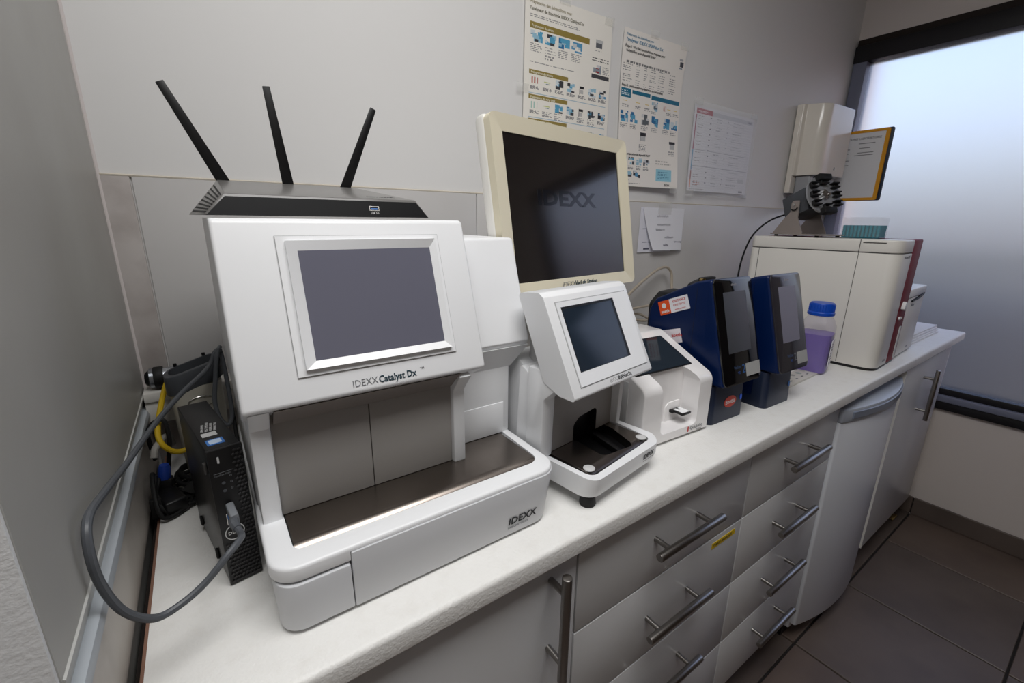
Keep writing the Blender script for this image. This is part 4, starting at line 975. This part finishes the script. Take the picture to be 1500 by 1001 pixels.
# --- posters: sheets carrying their print
OL = (146, 128, 66); TB = (24, 108, 138); SK = (70, 150, 190); DK = (46, 46, 52); PH = [(86, 160, 196), (40, 110, 160), (206, 216, 222), (62, 62, 66), (150, 190, 210)]; PK = [(40, 42, 48), (90, 100, 110), (86, 150, 190), (200, 204, 208)]
def poster_a():
    x0, x1, z0, z1 = .840, 1.138, 1.447, 1.869; sx, sy = x1-x0, z1-z0
    pos = lambda u, v: (x0+sx*u+.006*v*(u-.5), -.0025-.004*math.sin(u*3)*v-.006*max(0, u-.7)*v, z1-sy*v+.004*u*(1-v))
    r = Raster(150, 212, (238, 234, 226)); r.lines(.05, .105, .6, .13, 2)
    r.r(.05, .145, .72, .178, OL)
    for k in range(4):
        x = .06+k*.15; r.blob(x, .19, x+.125, .245, PH if k < 3 else PK); r.lines(x, .255, x+.12, .30+.03*(k == 1), 5)
    r.lines(.06, .345, .6, .36, 1)
    r.r(.80, .135, .89, .155, (190, 190, 190)); r.r(.80, .157, .88, .185, (96, 98, 104)); r.lines(.79, .195, .9, .205, 1)
    r.lines(.76, .24, .99, .262, 2, DK); r.blob(.78, .28, .88, .33, [(140, 150, 160), (200, 200, 205), (150, 40, 50)]); r.lines(.9, .28, .99, .33, 5); r.r(.76, .336, .99, .358, (70, 70, 74)); 
    for q, y in enumerate((.392, .525, .655, .80)):
        r.r(.05, y, .48, y+.022, OL)
        for k in range(7):
            x = .06+k*.132
            if k == 0 and q < 2: 
                for j in range(3): r.r(x+.02+.03*j, y+.035, x+.03+.03*j, y+.072, (176, 70, 60) if q == 0 else (170, 200, 190))
            elif k == 1 and q < 2: r.r(x+.02, y+.05, x+.09, y+.056, (190, 200, 120)); r.r(x+.04, y+.06, x+.08, y+.065, (120, 140, 150))
            elif k == 4: r.r(x+.03, y+.032, x+.085, y+.045, (30, 30, 34)); r.r(x+.03, y+.045, x+.037, y+.078, DK); r.r(x+.04, y+.05, x+.08, y+.075, (190, 188, 186))
            else: r.blob(x+.015, y+.03, x+.105, y+.078, PK if k == 6 else PH)
            r.lines(x+.01, y+.083, x+.115, y+.083+.02+.012*((k*q) % 3), 4)
        r.r(.05, y+.122, .96, y+.1235, (170, 190, 205))
    t = thing('poster', 'tall instruction poster with olive heading bars, partly hidden by the monitor', 'poster', (0, 0, 0), 0, 'posters on the back wall')
    paper('sheet', r, pos, t)
    ptext('lettering', 'Préparation des échantillons pour', .0098, pos, .05, .055, sx, sy, mat('poster_olive_ink', srgb(150, 140, 110), .6), t)
    ptext('lettering', "l'analyseur de biochimie IDEXX Catalyst Dx", .0098, pos, .05, .088, sx, sy, mat('poster_grey_ink', srgb(112, 108, 92), .6), t, .01)
    for s, y in (('Préparation du sérum', .172), ('Préparation du plasma', .411), ('Préparation du sang total', .544), ('Préparation des urines', .674)): ptext('lettering', s, .0078, pos, .07, y, sx, sy, mat('bar_ink', srgb(240, 236, 214), .6) if y < .2 else MATS['bar_ink'], t, .01)
    for u, v in ((.42, -.01), (.96, .02), (-.01, .5)):
        p = Vector(pos(u, v)); obj('tape', box(p.x-.018, p.x+.018, p.y-.0016, p.y-.0008, p.z-.009, p.z+.011), TAPE, t)
poster_a()
def poster_b():
    x0, x1, z0, z1 = 1.187, 1.474, 1.446, 1.868; sx, sy = x1-x0, z1-z0
    pos = lambda u, v: (x0+sx*u-.004*math.sin(v*6), -.003-.010*max(0, v-.55)**1.5*4*(.35+u*.65)-.004*math.sin(v*5+u*2)*u-.004*max(0, u-.8)*5*v, z1-sy*v+.003*u)
    r = Raster(146, 212, (239, 234, 228))
    r.lines(.07, .185, .98, .215, 1, (120, 120, 120))
    for y in range(10):
        for x, l in ((.03, .14), (.22, .06), (.34, .05), (.44, .10), (.58, .12), (.77, .12)):
            if (y*3+int(x*100)) % 5: r.lines(x, .205+.013*y, x+l, .214+.013*y, 1, (140, 140, 142))
    r.r(.90, .085, .96, .10, (170, 172, 176)); r.r(.91, .105, .97, .135, (70, 72, 80)); r.r(.90, .14, .96, .15, (150, 160, 170))
    r.r(.02, .360, .165, .415, TB); r.r(.185, .362, .475, .388, TB); r.r(.495, .37, .985, .396, TB); r.lines(.03, .372, .15, .405, 3, (220, 232, 238))
    for x in (.05, .25, .40, .78, .90): r.r(x, .435, x+.06, .441, (222, 196, 110)); r.lines(x-.01, .455, x+.09, .475, 3)
    r.blob(.50, .405, .61, .465, PH+PK); r.lines(.5, .47, .6, .485, 2)
    for j in range(3): r.r(.71+.022*j, .42, .716+.022*j, .452, (176, 90, 80))
    for x in (.02, .17, .35, .52, .72, .86): r.blob(x, .50, x+.12, .57, PH[:3] if x != .35 else [(90, 96, 100), (210, 210, 210)]); r.lines(x, .578, x+.11, .61, 4)
    r.r(.34, .625, .44, .645, (28, 28, 32)); r.r(.35, .645, .43, .68, (186, 186, 186)); r.r(.34, .64, .352, .69, DK); r.lines(.33, .70, .45, .75, 6); r.r(.85, .655, .95, .675, (28, 28, 32)); r.r(.86, .675, .94, .71, (186, 186, 186)); r.lines(.84, .725, .96, .76, 5)
    for x in (.05, .17, .30, .42): r.blob(x, .795, x+.10, .85, PH if x < .4 else PK); r.lines(x, .858, x+.10, .885, 4)
    r.lines(.62, .80, .92, .835, 2, (186, 182, 178))
    r.blob(.12, .89, .24, .935, PH); r.blob(.26, .885, .38, .94, PK); r.lines(.12, .945, .22, .96, 2)
    r.r(.64, .865, .90, .955, (150, 204, 222)); r.lines(.67, .88, .87, .94, 5, (70, 130, 160))
    r.lines(.03, .972, .5, .985, 1)
    t = thing('poster', 'tall instruction poster with blue heading bars, curling at its lower right corner', 'poster', (0, 0, 0), 0, 'posters on the back wall')
    paper('sheet', r, pos, t)
    BL = mat('poster_blue_ink', srgb(44, 120, 160), .6)
    ptext('lettering', 'Préparation des échantillons pour', .0085, pos, .04, .042, sx, sy, BL, t); ptext('lettering', "l'analyseur IDEXX SNAPshot Dx", .0120, pos, .04, .075, sx, sy, BL, t, .01)
    ptext('lettering', 'Étape 1 : Vérifiez les conditions requises pour', .0095, pos, .03, .112, sx, sy, INKK, t, .01); ptext('lettering', "l'échantillon et le dispositif SNAP", .0095, pos, .05, .138, sx, sy, INKK, t, .01)
    ptext('lettering', "Étape 2 : prélèvement et préparation de l'échantillon", .0088, pos, .02, .348, sx, sy, INKK, t, .01); ptext('lettering', 'Étape 3 : préparation du dispositif SNAP', .0088, pos, .02, .783, sx, sy, INKK, t, .012)
    ptext('lettering', 'IDEXX', .0085, pos, .78, .985, sx, sy, INKK, t, .02)
    for u, v in ((.45, -.012), (.95, .0), (.93, 1.012)):
        p = Vector(pos(u, v)); obj('tape', box(p.x-.02, p.x+.02, p.y-.0018, p.y-.0010, p.z-.010, p.z+.010), TAPE, t)
poster_b()
def poster_c():
    x0, x1, z0, z1 = 1.553, 1.935, 1.447, 1.722; sx, sy = x1-x0, z1-z0
    pos = lambda u, v: (x0+sx*u-.006*math.sin(v*3)*(1-u)*.4, -.003-.003*math.sin(u*7)*v-.002*v, z1-sy*v+.004*math.sin(u*3)*v*.5)
    r = Raster(190, 140, (233, 233, 238))
    r.r(.03, .03, .28, .085, (176, 40, 66)); r.r(.28, .035, .985, .085, (206, 208, 216)); r.lines(.06, .045, .24, .075, 1, (240, 210, 215)); r.r(.90, .05, .96, .075, (150, 152, 170))
    for y0, y1, c in ((.10, .50, (156, 48, 88)), (.51, .70, (86, 156, 196)), (.70, .745, (96, 140, 180)), (.75, .86, (156, 84, 76)), (.86, .955, (222, 134, 96))): r.r(.025, y0, .04, y1, c)
    for y in (.50, .695, .75): r.r(.04, y, .98, y+.007, (170, 172, 182))
    for k in range(26):
        y = .105+.0325*k
        if k % 3 != 2: r.lines(.07, y, .16, y+.018, 1); r.lines(.36, y, .46, y+.02, 1, (168, 170, 178)); r.lines(.64, y, .84, y+.02, 1, (172, 174, 182))
        if k % 2 == 0: r.r(.255, y, .272, y+.013, (90, 92, 104)); r.r(.545, y, .556, y+.013, (110, 112, 124))
        r.r(.045, y+.026, .98, y+.028, (222, 222, 228))
    r.lines(.08, .87, .19, .93, 3, (206, 130, 110)); r.lines(.03, .965, .3, .985, 1); r.r(.88, .958, .95, .978, (120, 122, 130)); r.r(.84, .80, .95, .85, (206, 208, 214))
    t = thing('wall_chart', 'laminated wall chart with a dark red title strip in a clear sleeve', 'chart', (0, 0, 0), 0, 'posters on the back wall')
    paper('sheet', r, pos, t)
    ptext('lettering', 'VALEURS', .010, pos, .07, .075, sx, sy, mat('chart_ink', srgb(236, 214, 220), .6), t, .01)
    F = frame((x0-.014, -.0085, z0-.012), (1, 0, 0), (0, 0, 1))
    obj('clear_sleeve', plate(F, 0, sx+.026, 0, sy+.026, 0, .0004), SLEEVE, t)
    for u, v in ((.03, -.04), (.97, -.03), (.02, 1.03)):
        p = Vector(pos(u, v)); obj('tape', box(p.x-.022, p.x+.022, p.y-.0070, p.y-.0062, p.z-.010, p.z+.010), TAPE, t)
poster_c()
def notes():
    x0, x1, z0, z1 = 1.322, 1.50, 1.240, 1.386
    pos = lambda u, v: (x0+(x1-x0)*u-.004*v, -.002-.002*v, z1-(z1-z0)*v)
    r = Raster(60, 50, (232, 232, 242)); r.lines(.10, .45, .34, .5, 1, (170, 172, 190)); r.lines(.12, .75, .34, .8, 1, (150, 152, 170)); r.r(.16, .90, .34, .935, (90, 92, 110))
    t = thing('note_sheet', 'small printed note on the back wall, mostly hidden under the handwritten one', 'note', (0, 0, 0), 0, 'notes on the back wall'); paper('sheet', r, pos, t)
    x0b, x1b, z0b, z1b = 1.330, 1.553, 1.243, 1.386
    def pos2(u, v):
        l = x0b+.048*min(1, v*1.02)-.002*math.sin(v*3); return (l+(x1b-l)*u-.008*v*(u > .98)*.3, -.006-.014*v*v*(1-.55*u)-.003*math.sin(u*4)*v, z1b-(z1b-z0b)*v+.004*(1-u)*v-.006*v*v*.0)
    r = Raster(90, 60, (236, 236, 242)); C2 = (158, 156, 166)
    t = thing('note_sheet', 'handwritten white note curling off the back wall beside the monitor', 'note', (0, 0, 0), 0, 'notes on the back wall'); paper('sheet', r, pos2, t)
    rs = random.Random(3)
    for (u, v, n, s) in ((.30, .20, 3, .016), (.28, .40, 5, .012), (.22, .52, 4, .010), (.42, .70, 4, .012), (.72, .80, 4, .012), (.35, .88, 3, .009)):
        b = bmesh.new(); P = []
        for k in range(n*6): P.append((u+k*.012*s/.012, v-.02*math.sin(k*1.9+u*9)-.025*rs.random()*(k % 3 == 0)))
        Q = [Vector(pos2(min(.97, a), b_))+Vector((0, -.0007, 0)) for a, b_ in P]
        obj('handwriting', tube(Q, .0005, 4, 2), mat('pencil', srgb(128, 126, 138), .7) if 'pencil' not in MATS else MATS['pencil'], t)
    b = box(1.405, 1.475, -.0085, -.0078, 1.365, 1.405, .0); obj('tape', b, TAPE, t)
notes()
